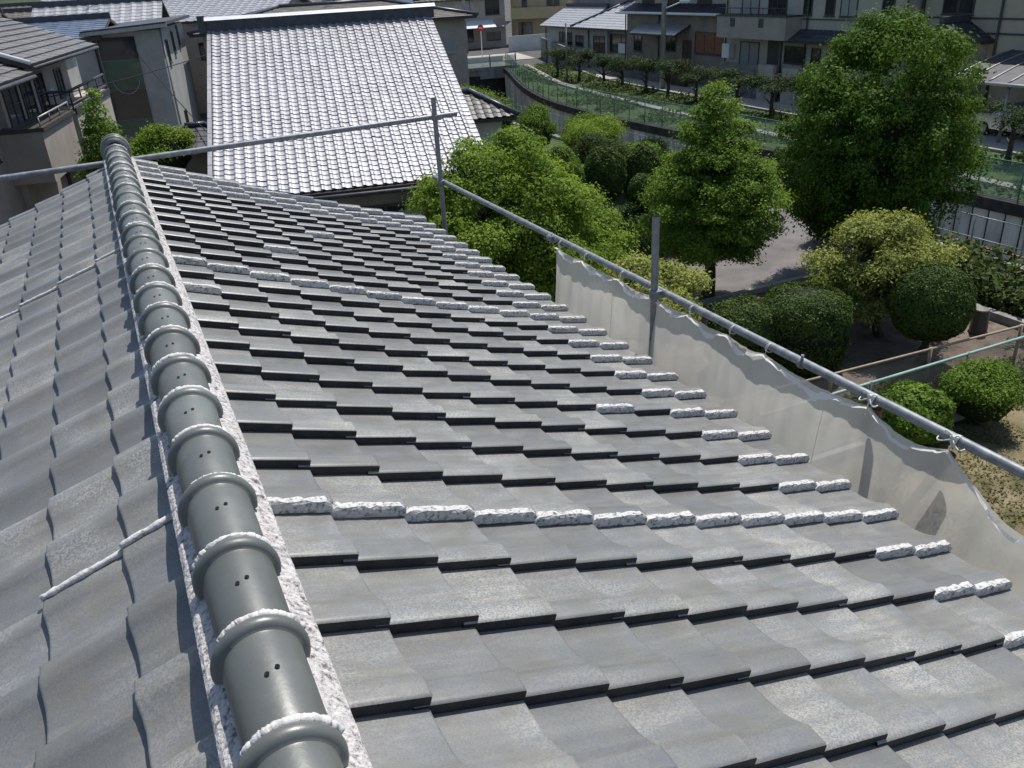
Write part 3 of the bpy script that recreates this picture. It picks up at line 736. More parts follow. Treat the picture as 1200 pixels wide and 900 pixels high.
# ================================================================== VEGETATION
def leaf_cloud(blobs, n, size, seed, per=26, spread=.16, shell=(.72, 1.05), aspect=.55, up=.35, fill=.12, droop=0., tuft=.0, flat=.55):
    rng = np.random.default_rng(seed)
    B = np.array(blobs, float); wt = (B[:, 3]*B[:, 4]+B[:, 4]*B[:, 5]+B[:, 3]*B[:, 5]); wt /= wt.sum()
    nc = max(1, n//per); bi = rng.choice(len(B), nc, p=wt)
    d = rng.normal(size=(nc, 3)); d /= np.linalg.norm(d, axis=1)[:, None]
    d[:, 2] = np.where(d[:, 2] < -.45, -d[:, 2], d[:, 2])
    rr = rng.uniform(shell[0], shell[1], nc); inner = rng.random(nc) < fill; rr[inner] = rng.uniform(.25, .8, inner.sum())
    cc = B[bi, :3] + d*rr[:, None]*B[bi, 3:6]
    # drop clusters that sit deep inside another blob
    keep = np.ones(nc, bool)
    for b in B:
        q = ((cc-b[:3])/b[3:6]); keep &= ~(((q**2).sum(1) < .55**2) & (~inner))
    cc = cc[keep]; d = d[keep]; bi = bi[keep]; nc = len(cc)
    sp = spread*rng.uniform(.6, 1.3, nc)
    ci = np.repeat(np.arange(nc), per); N = len(ci)
    off = rng.normal(size=(N, 3))*sp[ci][:, None]; off[:, 2] *= flat
    off -= d[ci]*(np.linalg.norm(off, axis=1)[:, None])*.25
    c = cc[ci]+off; c[:, 2] -= droop*rng.random(N)
    on = off/(np.linalg.norm(off, axis=1)[:, None]+1e-6)
    nm = d[ci]*(.9-.5*tuft) + on*tuft + rng.normal(size=(N, 3))*(.65-.2*tuft) + [0, 0, up]; nm /= np.linalg.norm(nm, axis=1)[:, None]
    t = np.cross(nm, rng.normal(size=(N, 3))); t /= np.linalg.norm(t, axis=1)[:, None]; b_ = np.cross(nm, t)
    L_ = size*rng.uniform(.6, 1.3, N)[:, None]
    v = np.empty((N, 4, 3)); v[:, 0] = c - t*L_*.5; v[:, 1] = c + b_*L_*aspect*.5 - nm*L_*.08; v[:, 2] = c + t*L_*.5 - nm*L_*.05; v[:, 3] = c - b_*L_*aspect*.5 - nm*L_*.08
    return v.reshape(-1, 3)
def leaf_obj(name, V, mt, parent=None):
    n = len(V)//4; me = bpy.data.meshes.new(name); me.vertices.add(len(V)); me.vertices.foreach_set('co', V.ravel())
    me.loops.add(n*4); me.loops.foreach_set('vertex_index', np.arange(n*4)); me.polygons.add(n)
    me.polygons.foreach_set('loop_start', np.arange(n)*4); me.polygons.foreach_set('loop_total', np.full(n, 4)) if False else None
    me.update(calc_edges=True); me.validate(); me.materials.append(mt); return add(name, me, parent)
def trunk(parent, x, y, z0, z1, r, limbs=0, spread=1.0, seed=0, lean=(0, 0)):
    rnd = random.Random(seed); m = MB(); P = []
    for i in range(7):
        t = i/6; P.append((x+lean[0]*t+rnd.uniform(-.04, .04), y+lean[1]*t+rnd.uniform(-.04, .04), z0+(z1-z0)*t))
    m.tube(P, [r*(1.25-.25*min(1, i*2))*(1-.55*i/6) for i in range(7)], 8)
    for k in range(limbs):
        t = rnd.uniform(.35, .95); a = rnd.uniform(0, 6.28)+k*2.4; s = Vector(P[int(t*6)]); L_ = spread*rnd.uniform(.6, 1)
        e = s+Vector((math.cos(a)*L_, math.sin(a)*L_, L_*rnd.uniform(.4, .9))); mid = s.lerp(e, .5)+Vector((0, 0, L_*.12))
        m.tube([s, mid, e], [r*.45, r*.3, r*.12], 6)
    m.build('trunk', MT['bark'], parent)
def core_obj(name, blobs, parent, k=.8, mt='core'):  # closed dark hulls added to fill the inside of a crown
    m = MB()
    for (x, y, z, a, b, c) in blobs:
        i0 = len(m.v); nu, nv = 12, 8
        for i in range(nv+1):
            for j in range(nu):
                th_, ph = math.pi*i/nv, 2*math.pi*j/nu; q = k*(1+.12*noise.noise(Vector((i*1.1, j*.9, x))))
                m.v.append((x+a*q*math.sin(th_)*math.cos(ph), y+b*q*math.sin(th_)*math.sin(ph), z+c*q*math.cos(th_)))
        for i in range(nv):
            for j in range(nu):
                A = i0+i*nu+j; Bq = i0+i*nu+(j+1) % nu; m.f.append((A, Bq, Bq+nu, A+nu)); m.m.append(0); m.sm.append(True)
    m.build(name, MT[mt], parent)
def lobes(x, y, z, rx_, ry_, rz_, n, r, seed, bottom=-.5):
    rnd = random.Random(seed); out = []
    for i in range(n):
        while True:
            d = Vector((rnd.gauss(0, 1), rnd.gauss(0, 1), rnd.gauss(0, 1))).normalized()
            if d.z > bottom: break
        k = rnd.uniform(.55, .95); q = r*rnd.uniform(.7, 1.25)
        out.append((x+d.x*rx_*k, y+d.y*ry_*k, z+d.z*rz_*k, q, q, q*.75))
    return out
def tree(name, label, cat, x, y, crown, nleaf, size, leaf, tr, seed, per=26, spread=.16, group=None, core=None, z0=GZ, **kw):
    t = thing(name, (x, y, z0), label, cat, group)
    if tr: trunk(t, x, y, z0, tr[0], tr[1], tr[2], tr[3], seed)
    if core: core_obj('crown_filler', crown if core is True else core, t, .72)
    V = leaf_cloud(crown, nleaf, size, seed, per, spread, **kw)
    leaf_obj('crown', V, LF[leaf], t); return t
# maple left of the middle, in front of the silver roof
mx, my = 6.95, 14.0
cr = lobes(mx, my, -3.1, 1.75, 1.5, 1.25, 30, .55, 3) + lobes(mx+.5, my-.3, -4.6, 1.7, 1.5, .9, 18, .6, 8) + lobes(mx+1.9, my-.2, -4.2, .7, .8, .7, 7, .5, 9) + lobes(mx+.9, my-.9, -3.9, 1.2, 1.2, .7, 10, .5, 5) + lobes(5.7, 13.0, -3.3, .6, .6, .6, 5, .4, 6)
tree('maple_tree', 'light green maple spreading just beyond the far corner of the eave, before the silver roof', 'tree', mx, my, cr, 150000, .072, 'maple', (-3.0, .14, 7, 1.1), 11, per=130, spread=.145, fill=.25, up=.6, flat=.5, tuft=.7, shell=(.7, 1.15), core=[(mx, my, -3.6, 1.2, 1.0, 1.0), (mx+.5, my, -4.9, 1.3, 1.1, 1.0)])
# conical bright tree
cx, cy = 12.8, 14.7
cr = []
for i, (z, r) in enumerate([(-1.45, .12), (-1.85, .36), (-2.3, .66), (-2.8, .98), (-3.35, 1.3), (-3.95, 1.55), (-4.5, 1.5), (-5.0, 1.05)]):
    n = 3+i*2
    for k in range(n):
        a = 6.28*k/n+i*.7+random.uniform(-.3, .3); q = .22+.20*r
        cr.append((cx+math.cos(a)*r*.78, cy+math.sin(a)*r*.78, z+random.uniform(-.15, .15), q*1.1, q*1.1, q*.6))
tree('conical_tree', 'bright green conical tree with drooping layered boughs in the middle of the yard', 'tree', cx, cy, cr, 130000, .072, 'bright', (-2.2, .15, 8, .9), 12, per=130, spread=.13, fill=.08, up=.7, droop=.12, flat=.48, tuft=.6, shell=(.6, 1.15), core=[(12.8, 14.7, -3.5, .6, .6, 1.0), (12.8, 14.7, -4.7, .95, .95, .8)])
# the big tree
bx, by = 17.2, 13.9
cr = []
for i, (z, r) in enumerate([(-.35, .35), (-.65, .85), (-1.0, 1.5), (-1.6, 1.95), (-2.3, 2.2), (-3.0, 2.35), (-3.7, 2.3), (-4.4, 2.0), (-5.1, 1.5)]):
    n = 4+int(i*2.2)
    for k in range(n):
        a = 6.28*k/n+i*.9+random.uniform(-.3, .3); q = .42+.16*r
        cr.append((bx+math.cos(a)*r*.72, by+math.sin(a)*r*.72, z+random.uniform(-.25, .25), q*.92, q*.92, q*.70))
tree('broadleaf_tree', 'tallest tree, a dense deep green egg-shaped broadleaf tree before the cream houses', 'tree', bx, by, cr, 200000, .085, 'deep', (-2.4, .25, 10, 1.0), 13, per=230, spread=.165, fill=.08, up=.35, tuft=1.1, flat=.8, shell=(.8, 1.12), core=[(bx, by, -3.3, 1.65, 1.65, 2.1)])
# yellow green shrubs
cr = lobes(14.5, 10.9, -4.95, 1.2, 1.15, 1.1, 30, .42, 21, -.8) + [(14.5+1.05*math.cos(a*.7), 10.9+1.05*math.sin(a*.7), -5.55+.15*math.sin(a*2.1), .45, .45, .4) for a in range(9)] + [(13.2, 11.2, -4.75, .55, .5, .45), (15.0, 10.2, -4.7, .6, .6, .5)]
tree('golden_shrub', 'large yellow-green loose shrub between the clipped dark domes below the tallest tree', 'shrub', 14.5, 10.8, cr, 70000, .085, 'yellow', (-4.4, .10, 6, .8), 22, per=60, spread=.13, aspect=.42, tuft=.5, up=.5, core=[(14.5, 10.8, -4.95, .9, .9, .75)])
cr = lobes(9.1, 11.9, -4.65, 1.05, 1.0, .6, 16, .40, 23)
tree('golden_shrub', 'yellow-green variegated shrub right behind the middle scaffold post', 'shrub', 9.1, 11.9, cr, 36000, .085, 'yellow', (-4.6, .10, 5, .8), 24, per=60, spread=.13, aspect=.42, tuft=.5, up=.5, core=[(9.1, 11.9, -4.8, .8, .8, .5)])
# clipped shrubs: dense even skins of tiny leaves
def clipped(label, x, y, rx_, ry_, z1, z0, seed, name='clipped_shrub', leaf='clip', n=26000, size=.052, cyl=0., stem=0., group='clipped shrubs', cat='shrub', ragged=.03, down=0.):
    rng = np.random.default_rng(seed); t = thing(name, (x, y, GZ), label, cat, group)
    H = z1-z0; d = rng.normal(size=(n, 3)); d /= np.linalg.norm(d, axis=1)[:, None]
    # superellipsoid profile: flat-sided below, domed on top
    th_ = np.arccos(np.clip(rng.uniform(-1 if stem else -.98, 1, n), -1, 1)); ph = rng.uniform(0, 2*np.pi, n)
    e = .78-.3*cyl if cyl else 1.0
    sx = np.sign(np.sin(th_))*np.abs(np.sin(th_))**e; cz = np.sign(np.cos(th_))*np.abs(np.cos(th_))**(e if cyl else 1)
    lump_ = 1+ragged*1.3*np.sin(ph*3+seed)*np.sin(th_*4+seed)+ragged*np.sin(ph*7+seed*2)*np.sin(th_*9)+ragged*rng.normal(size=n)*.6+(rng.random(n) < .03)*rng.random(n)*.10
    c = np.stack([x+rx_*sx*np.cos(ph)*lump_, y+ry_*sx*np.sin(ph)*lump_, (z0+z1)/2+H/2*cz*lump_], 1)
    nm = np.stack([sx*np.cos(ph), sx*np.sin(ph), cz], 1) + rng.normal(size=(n, 3))*.45; nm /= np.linalg.norm(nm, axis=1)[:, None]
    tt = np.cross(nm, rng.normal(size=(n, 3))); tt /= np.linalg.norm(tt, axis=1)[:, None]; b_ = np.cross(nm, tt); L_ = size*rng.uniform(.6, 1.4, n)[:, None]
    v = np.empty((n, 4, 3)); v[:, 0] = c-tt*L_*.5; v[:, 1] = c+b_*L_*.3; v[:, 2] = c+tt*L_*.5; v[:, 3] = c-b_*L_*.3
    leaf_obj('foliage', v.reshape(-1, 3), LF[leaf], t)
    m = MB(); nu, nv = 20, 14
    for i in range(nv+1):
        for j in range(nu):
            a = math.pi*i/nv; s_ = abs(math.sin(a))**e; cc_ = math.copysign(abs(math.cos(a))**(e if cyl else 1), math.cos(a)); p_ = 2*math.pi*j/nu
            m.v.append((x+rx_*.93*s_*math.cos(p_), y+ry_*.93*s_*math.sin(p_), (z0+z1)/2+H/2*.93*cc_))
    for i in range(nv):
        for j in range(nu): A = i*nu+j; B_ = i*nu+(j+1) % nu; m.f.append((A, B_, B_+nu, A+nu)); m.m.append(0); m.sm.append(True)
    m.build('shrub_filler', MT['core'], t)  # solid dark hull added under the leaf skin
    if stem: trunk(t, x, y, GZ, z0+.3, stem, 0, 1, seed)
    return t
clipped('clipped dark dome-shaped shrub just behind the rail, left of its taller twin', 10.75, 10.95, .72, .7, -4.95, -6.4, 31, cyl=.4)
clipped('taller clipped column-like dome beside the yellow-green shrub', 11.95, 10.5, .92, .9, -4.79, -6.48, 32, cyl=.7, n=22000)
clipped('round clipped ball on a short bare trunk over the dry soil', 14.15, 9.3, .80, .80, -4.36, -5.93, 33, stem=.10, ragged=.02)
# garden at the back: clipped balls, loose hedge shrubs
clipped('small clipped green ball nearest to the maple', 13.2, 23.1, .68, .68, -3.89, -6.3, 34, leaf='hedge', n=12000, size=.07)
clipped('clipped green ball in the middle of the back garden, the largest and darkest', 13.85, 21.5, .68, .68, -3.76, -5.5, 35, n=14000, size=.07)
clipped('clipped green ball right of the largest one, half behind the conical tree', 15.4, 21.7, .66, .62, -3.93, -5.9, 36, n=12000, size=.07)
clipped('low small clipped ball in front of the largest one', 12.0, 20.3, .36, .36, -3.79, -4.7, 37, leaf='hedge', n=7000, size=.06, stem=.05)
clipped('low clipped ball between the back garden balls and the conical tree', 14.0, 19.6, .4, .4, -4.3, -5.2, 41, n=6000, size=.06, stem=.05)
def bushy(label, x, y, z, r, rz, seed, leaf='hedge', n=14000, size=.09, name='garden_shrub', group='loose shrubs of the back garden', core=True, cat='shrub'):
    cr = lobes(x, y, z, r*.72, r*.72, rz*.72, 12, r*.42, seed, -.3); t = thing(name, (x, y, GZ), label, cat, group)
    trunk(t, x, y, GZ, z, .06, 4, r*.5, seed)
    if core: core_obj('crown_filler', [(x, y, z-.1, r*.8, r*.8, rz*.8)], t, .9)
    leaf_obj('crown', leaf_cloud(cr, int(n*1.4), size*.85, seed, 50, r*.14, tuft=.5), LF[leaf], t); return t
bushy('rounded bright green shrub before the ribbed canal wall, right of the small outbuilding', 16.5, 31.5, -4.75, 1.1, 1.0, 42)
bushy('flat-topped yellowish green shrub next to the canal wall', 17.1, 27.8, -4.75, 1.45, .65, 43, leaf='maple')
bushy('leafy pale green shrub between the flat-topped one and the clipped balls', 15.8, 25.0, -4.75, 1.0, .65, 44, leaf='weed')
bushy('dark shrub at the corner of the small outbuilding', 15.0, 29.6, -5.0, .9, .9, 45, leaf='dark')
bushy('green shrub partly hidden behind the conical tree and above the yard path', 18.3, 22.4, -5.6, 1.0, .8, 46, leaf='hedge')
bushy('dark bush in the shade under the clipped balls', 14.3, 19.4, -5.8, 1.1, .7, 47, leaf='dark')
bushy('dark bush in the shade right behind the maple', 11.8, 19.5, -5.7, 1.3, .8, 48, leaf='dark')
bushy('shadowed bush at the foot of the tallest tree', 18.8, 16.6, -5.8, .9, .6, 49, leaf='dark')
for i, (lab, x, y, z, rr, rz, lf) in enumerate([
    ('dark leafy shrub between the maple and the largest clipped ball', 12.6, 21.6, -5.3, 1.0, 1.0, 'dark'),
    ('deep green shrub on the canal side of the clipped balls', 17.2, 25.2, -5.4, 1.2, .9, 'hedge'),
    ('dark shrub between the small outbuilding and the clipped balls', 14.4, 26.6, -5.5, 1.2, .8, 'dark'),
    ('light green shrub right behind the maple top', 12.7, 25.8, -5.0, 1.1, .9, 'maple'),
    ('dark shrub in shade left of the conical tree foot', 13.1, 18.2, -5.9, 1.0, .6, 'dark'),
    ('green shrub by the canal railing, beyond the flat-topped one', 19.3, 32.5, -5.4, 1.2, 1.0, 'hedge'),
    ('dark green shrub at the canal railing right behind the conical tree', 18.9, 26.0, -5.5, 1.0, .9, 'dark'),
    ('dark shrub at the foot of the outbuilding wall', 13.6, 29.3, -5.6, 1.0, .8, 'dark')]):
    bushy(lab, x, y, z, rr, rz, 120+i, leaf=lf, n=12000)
t_ = thing('ivy_hedge', (17, 41, GZ), 'long tangled hedge running beside the small tiled outbuilding towards the bridge', 'hedge')
hb = [(15.6+.62*k+random.uniform(-.3, .3), 33.5+2.2*k, -4.6-.13*k+random.uniform(-.1, .2), 1.0, 1.2, .9) for k in range(12)]
core_obj('crown_filler', hb, t_, .8); leaf_obj('crown', leaf_cloud(hb, 30000, .11, 51, 22, .2), LF['hedge'], t_)
# fresh bushes near the lawn
clipped('low fresh green bush showing just above the rail near the knots', 11.3, 7.15, .72, .6, -5.45, -6.45, 52, leaf='hedge', n=15000, size=.07, ragged=.06, name='garden_bush', group='bushes by the lawn')
t_ = bushy('fresh green bush with a broad top standing on the lawn edge', 12.9, 7.0, -5.85, .74, .62, 53, n=20000, size=.065, name='garden_bush', group='bushes by the lawn')
# vegetable bed
def ground_leaves(name, label, x0, x1, y0, y1, n, size, hgt, mt, seed, mask=None):
    rng = np.random.default_rng(seed); c = np.stack([rng.uniform(x0, x1, n), rng.uniform(y0, y1, n), GZ+.02+hgt*rng.random(n)**1.5], 1)
    if mask is not None: c = c[[mask(*p) for p in c]]
    n = len(c); nm = rng.normal(size=(n, 3))*.5+[0, 0, .9]; nm /= np.linalg.norm(nm, axis=1)[:, None]
    tt = np.cross(nm, rng.normal(size=(n, 3))); tt /= np.linalg.norm(tt, axis=1)[:, None]; b_ = np.cross(nm, tt); L_ = size*rng.uniform(.5, 1.4, n)[:, None]
    v = np.empty((n, 4, 3)); v[:, 0] = c-tt*L_*.5; v[:, 1] = c+b_*L_*.3+nm*L_*.1; v[:, 2] = c+tt*L_*.5; v[:, 3] = c-b_*L_*.3+nm*L_*.1
    o = leaf_obj(name, v.reshape(-1, 3), LF[mt]); return tag(o, label, 'plants', None, 'stuff')
nz_ = lambda x, y, z, s, th_: noise.noise(Vector((x*s, y*s, z))) > th_
ground_leaves('vegetable_plants', 'broad leafy green vegetable plants in the bed under the canal wall', 17.6, 20.2, 8.4, 14.5, 9000, .20, .75, 'weed', 61, lambda x, y, z: nz_(x, y, 0, 1.1, -.15))
ground_leaves('lawn_grass', 'sparse short grass and weeds on the lawn', 8.5, 19, -1, 7.1, 42000, .05, .04, 'grass', 62, lambda x, y, z: nz_(x, y, 2, .9, -.08))
ground_leaves('garden_weeds', 'low weeds along the fences', 9, 20, 7.6, 8.9, 9000, .10, .22, 'weed', 63, lambda x, y, z: nz_(x, y, 5, 1.0, .0))
def bank_mask(x, y, z): return x > far_x(y)+.4 and x < rx0(y)-.2 and not (kx(y)-.05 < x < kx(y)+.6) and nz_(x, y, 1, .35, -.05)
ground_leaves('bank_weeds', 'tall grass and weeds on the strip behind the canal fence', 26.8, 38, 14, 70, 42000, .20, .40, 'weed', 64, bank_mask)
# row of trained pines beside the road
plabs = ['at the left end of the row', 'second from the left end of the row', 'third from the left end of the row', 'left of the utility pole', 'in front of the utility pole', 'first one right of the utility pole', 'second one right of the utility pole', 'left of the two before the dark block wall', 'before the pale gatepost of the cream house', 'just left of the tallest tree', 'right of the tallest tree, before the carport']
for i, (x, y) in enumerate([(34.0, 62.0), (33.9, 58.2), (34.0, 54.8), (33.6, 51.6), (33.6, 48.6), (33.3, 45.6), (33.1, 42.4), (32.8, 38.2), (32.8, 35.3), (33.2, 33.2), (31.6, 20.3)]):
    rnd = random.Random(100+i); cr = [(x+rnd.uniform(-.9, .9), y+rnd.uniform(-.9, .9), -4.8+rnd.uniform(-.35, .35), .52, .52, .26) for _ in range(8)]
    tree('pine_tree', 'small trained pine with flat boughs, ' + plabs[i], 'pine', x, y, cr, 5200, .15, 'pine', (-4.7, .13, 6, .8), 70+i, per=24, spread=.2, aspect=.25, group='trained pines along the road', up=.8)
x, y = 31.0, 17.6; cr = [(x+random.uniform(-.8, .8), y+random.uniform(-.9, .9), -4.7+random.uniform(-.4, .4), .6, .6, .3) for _ in range(9)]
tree('pine_tree', 'small trained pine with flat boughs, at the right edge of the picture', 'pine', x, y, cr, 6500, .16, 'pine', (-4.7, .13, 6, .8), 90, per=24, spread=.2, aspect=.25, group='trained pines along the road', up=.8)
# left side plants
tree('conifer', 'narrow bright green conifer beside the cream wall left of the ridge end', 'conifer', -.25, 26.4, [(-.25, 26.4, -1.35-.36*k, .18+.13*k, .18+.13*k, .36) for k in range(9)], 20000, .09, 'bright', (-2.5, .10, 0, 1), 95, per=20, spread=.10, core=[(-.25, 26.4, -3.6, .5, .5, 1.3)], up=.7)
bushy('round leafy bush with yellow-green top behind the end of the ridge', 1.4, 26.9, -3.05, 1.02, .8, 96, leaf='maple', n=20000, size=.09, name='round_bush', group=None)

# wooded hills closing the horizon
m = MB(); n = 160
for i in range(n+1):
    x = -900+2600*i/n; h = 26+20*noise.noise(Vector((x/260, 1, 0)))+9*noise.noise(Vector((x/70, 4, 0)))
    for (y, z) in ((640, GZ), (700, GZ+h*.7), (780, GZ+h), (1000, GZ)): m.v.append((x, y+30*noise.noise(Vector((x/120, z, 0))), z))
for i in range(n):
    for k in range(3): a = i*4+k; m.f.append((a, a+4, a+5, a+1)); m.m.append(0); m.sm.append(True)
tag(m.build('hills', mat('wooded_hillside', [(.03, .05, .025), (.06, .085, .04)], .05, .95, 1., .2, dist=2)), kind='structure')
# ================================================================== BUILDINGS
def roof_plane(name, parent, o, U, S, W, L, cols, rows, mt, s0=None, wave=.05, s1=None, soffit=True, lip=.02, label=None):
    """one tiled roof slope: o = corner on the ridge, U along the ridge, S down the slope; s0(u), s1(u) clip hips"""
    o = Vector(o); U = Vector(U).normalized(); S = Vector(S).normalized(); N = U.cross(S)
    if N.z < 0: N = -N
    m = MB(); cw = W/cols; rh = L/rows; pr = [(0, .55), (.22, 1.), (.55, .15), (1.0, 0.)]; tone = []
    for c in range(cols):
        uc = (c+.5)*cw; a0 = s0(uc) if s0 else 0; a1 = s1(uc) if s1 else L
        for r in range(rows):
            t0, t1 = r*rh, (r+1)*rh
            if t1 <= a0+.02 or t0 >= a1-.02: continue
            t0 = max(t0, a0); t1 = min(t1, a1); tv = random.random()
            for (x0, h0), (x1, h1) in zip(pr[:-1], pr[1:]):
                P = [o+U*(c+x0)*cw+S*t0+N*(h0*wave), o+U*(c+x1)*cw+S*t0+N*(h1*wave), o+U*(c+x1)*cw+S*t1+N*(h1*wave+lip), o+U*(c+x0)*cw+S*t1+N*(h0*wave+lip)]
                m.quad(P[0], P[3], P[2], P[1]); tone.append(tv)
                m.quad(P[3], P[3]-N*lip*1.3, P[2]-N*lip*1.3, P[2]); tone.append(tv)
            if wave > .01:
                P = [o+U*c*cw+S*t0, o+U*c*cw+S*t1+N*lip]; m.quad(P[0], P[1], P[1]+N*wave*.55, P[0]+N*wave*.55); tone.append(tv)
    x = m.build(name, mt if not isinstance(mt, str) else MT[mt], parent, None, tone)
    if label: x['label'] = label
    if soffit and not s0 and not s1:
        m = MB(); q = [o, o+U*W, o+U*W+S*L, o+S*L]; m.hexa([p-N*.14 for p in q]+[p-N*.008 for p in q]); m.build('eaves_board', MT['frame'], parent)
    return x
def window(parent, F, face, W, D, a, z, ww, hh, kind='glass', bars=1, proud=0., name='window', fm='frame'):
    """face F front v=0, B back, L left u=0, R right u=W; a = start along the face"""
    if face == 'F': P = lambda s, d, z_: F.p(s, -d, z_)
    elif face == 'R': P = lambda s, d, z_: F.p(W+d, s, z_)
    elif face == 'L': P = lambda s, d, z_: F.p(-d, s, z_)
    else: P = lambda s, d, z_: F.p(s, D+d, z_)
    def bx_(m, s0, s1, d0, d1, z0, z1):
        m.hexa([P(s0, d1, z0), P(s1, d1, z0), P(s1, d0, z0), P(s0, d0, z0), P(s0, d1, z1), P(s1, d1, z1), P(s1, d0, z1), P(s0, d0, z1)])
    m = MB(); t = .055
    d0, d1 = proud-.05, proud+.05
    bx_(m, a, a+t, d0, d1, z, z+hh); bx_(m, a+ww-t, a+ww, d0, d1, z, z+hh); bx_(m, a+t, a+ww-t, d0, d1, z, z+t); bx_(m, a+t, a+ww-t, d0, d1, z+hh-t, z+hh)
    for k in range(bars): c = a+ww*(k+1)/(bars+1); bx_(m, c-t*.4, c+t*.4, d0, d1-.012, z+t, z+hh-t)
    w_ = m.build(name, MT[fm], parent)
    m = MB(); bx_(m, a+.03, a+ww-.03, d0, proud+.018, z+.03, z+hh-.03); m.build('pane', MT[kind], w_)
    m = MB(); bx_(m, a-.04, a+ww+.04, d0, proud+.09, z-.05, z-.002); m.build('sill', MT[fm], w_)
    return w_
def body(parent, F, u0, u1, v0, v1, z0, z1, mt, name='wall', label=None):
    m = MB(); m.box(F, u0, u1, v0, v1, z0, z1); x = m.build(name, MT[mt], parent)
    if label: x['label'] = label
    return x
def gable(parent, F, u0, u1, v0, v1, ez, pitch, mt, over=.5, along='u', colw=.6, rowh=.35, wave=.05, wall=None, ridge='noshi', gw=None):
    t = math.tan(R(pitch)); c, s = math.cos(R(pitch)), math.sin(R(pitch))
    if along == 'u':
        vm = (v0+v1)/2; h = (v1-v0)/2*t; L_ = ((v1-v0)/2+over)/c; W_ = u1-u0+2*over
        roof_plane('roof', parent, F.p(u0-over, vm, ez+h), F.u, -F.v*c-Vector((0, 0, s)), W_, L_, max(2, int(W_/colw)), max(2, int(L_/rowh)), mt, wave=wave)
        roof_plane('roof', parent, F.p(u0-over, vm, ez+h), F.u, F.v*c-Vector((0, 0, s)), W_, L_, max(2, int(W_/colw)), max(2, int(L_/rowh)), mt, wave=wave)
        for u in (u0, u1-.1): m = MB(); m.prism([F.p(u, v0, ez-.01), F.p(u, v1, ez-.01), F.p(u, vm, ez+h-.05)], F.u*.1); m.build('gable_wall', MT[wall], parent)
        m = MB(); m.box(F, u0-over-.05, u1+over+.05, vm-.13, vm+.13, ez+h-.02, ez+h+.26); m.build('ridge', MT[ridge], parent)
    else:
        um = (u0+u1)/2; h = (u1-u0)/2*t; L_ = ((u1-u0)/2+over)/c; W_ = v1-v0+2*over
        roof_plane('roof', parent, F.p(um, v0-over, ez+h), F.v, -F.u*c-Vector((0, 0, s)), W_, L_, max(2, int(W_/colw)), max(2, int(L_/rowh)), mt, wave=wave)
        roof_plane('roof', parent, F.p(um, v0-over, ez+h), F.v, F.u*c-Vector((0, 0, s)), W_, L_, max(2, int(W_/colw)), max(2, int(L_/rowh)), mt, wave=wave)
        for v in (v0, v1-.1): m = MB(); m.prism([F.p(u0, v, ez-.01), F.p(u1, v, ez-.01), F.p(um, v, ez+h-.05)], F.v*.1); m.build('gable_wall', MT[wall], parent)
        m = MB(); m.box(F, um-.13, um+.13, v0-over-.05, v1+over+.05, ez+h-.02, ez+h+.26); m.build('ridge', MT[ridge], parent)
def hip(parent, F, u0, u1, v0, v1, ez, pitch, mt, over=.5, colw=.6, rowh=.35, wave=.05, ridge='noshi'):
    """hipped roof, ridge along u"""
    t = math.tan(R(pitch)); c, s = math.cos(R(pitch)), math.sin(R(pitch))
    a0, a1, b0, b1 = u0-over, u1+over, v0-over, v1+over; hv = (b1-b0)/2; vm = (b0+b1)/2; ez2 = ez-over*t; top = ez2+hv*t; W_ = a1-a0; L_ = hv/c
    z = lambda u: max(0, max(hv-u, hv-(W_-u)))/c
    for sg in (-1, 1): roof_plane('roof', parent, F.p(a0, vm, top), F.u, F.v*sg*c-Vector((0, 0, s)), W_, L_, max(3, int(W_/colw)), max(3, int(L_/rowh)), mt, s0=z, wave=wave)
    z2 = lambda u: abs(u-hv)/c
    roof_plane('roof', parent, F.p(a0+hv, b0, top), F.v, -F.u*c-Vector((0, 0, s)), 2*hv, L_, max(3, int(2*hv/colw)), max(3, int(L_/rowh)), mt, s0=z2, wave=wave)
    roof_plane('roof', parent, F.p(a1-hv, b0, top), F.v, F.u*c-Vector((0, 0, s)), 2*hv, L_, max(3, int(2*hv/colw)), max(3, int(L_/rowh)), mt, s0=z2, wave=wave)
    m = MB(); A, B_ = F.p(a0+hv, vm, top+.06), F.p(a1-hv, vm, top+.06)
    m.tube([A, B_], .13, 6)
    for (p, q) in ((A, (a0, b0)), (A, (a0, b1)), (B_, (a1, b0)), (B_, (a1, b1))): m.tube([p, F.p(q[0], q[1], ez2+.06)], .10, 6)
    m.build('ridge', MT[ridge], parent)
    m = MB(); m.box(F, a0+.05, a1-.05, b0+.05, b1-.05, ez2-.16, ez2-.03); m.build('eaves_board', MT['frame'], parent)

# ---- the large silver roof: real interlocking tiles
rot = R(11.9); Rx, Ry, Rz = 3.806, 30.157, .148; PF = R(22); e1 = Vector((math.cos(rot), -math.sin(rot), 0)); e2 = Vector((-math.sin(rot), -math.cos(rot), 0))
sd_ = e2*math.cos(PF)+Vector((0, 0, -math.sin(PF))); nn_ = e1.cross(sd_); nn_ = nn_ if nn_.z > 0 else -nn_
sh = thing('silver_roof_house', (7, 25, GZ), 'wide house with a gleaming silver-white S-tiled roof behind the near ridge', 'house')
FF = Fr(Rx, Ry, -11.9); RW, RL = 27*TW+.08, 42*EX+.1
body(sh, FF, .35, RW-.35, -RL*math.cos(PF)+.8, 6.0, GZ, -4.05+.05, 'brown_wall')
m = MB(); 
m.prism([FF.p(.35, -RL*math.cos(PF)+.8, -4.01), FF.p(.35, 6.0, -4.01), FF.p(.35, 6.0, -2.4), FF.p(.35, 0, Rz-.3), FF.p(.35, -RL*math.cos(PF)+.8, -3.5)], FF.u*(RW-.7)); m.build('gable_wall', MT['brown_wall'], sh)
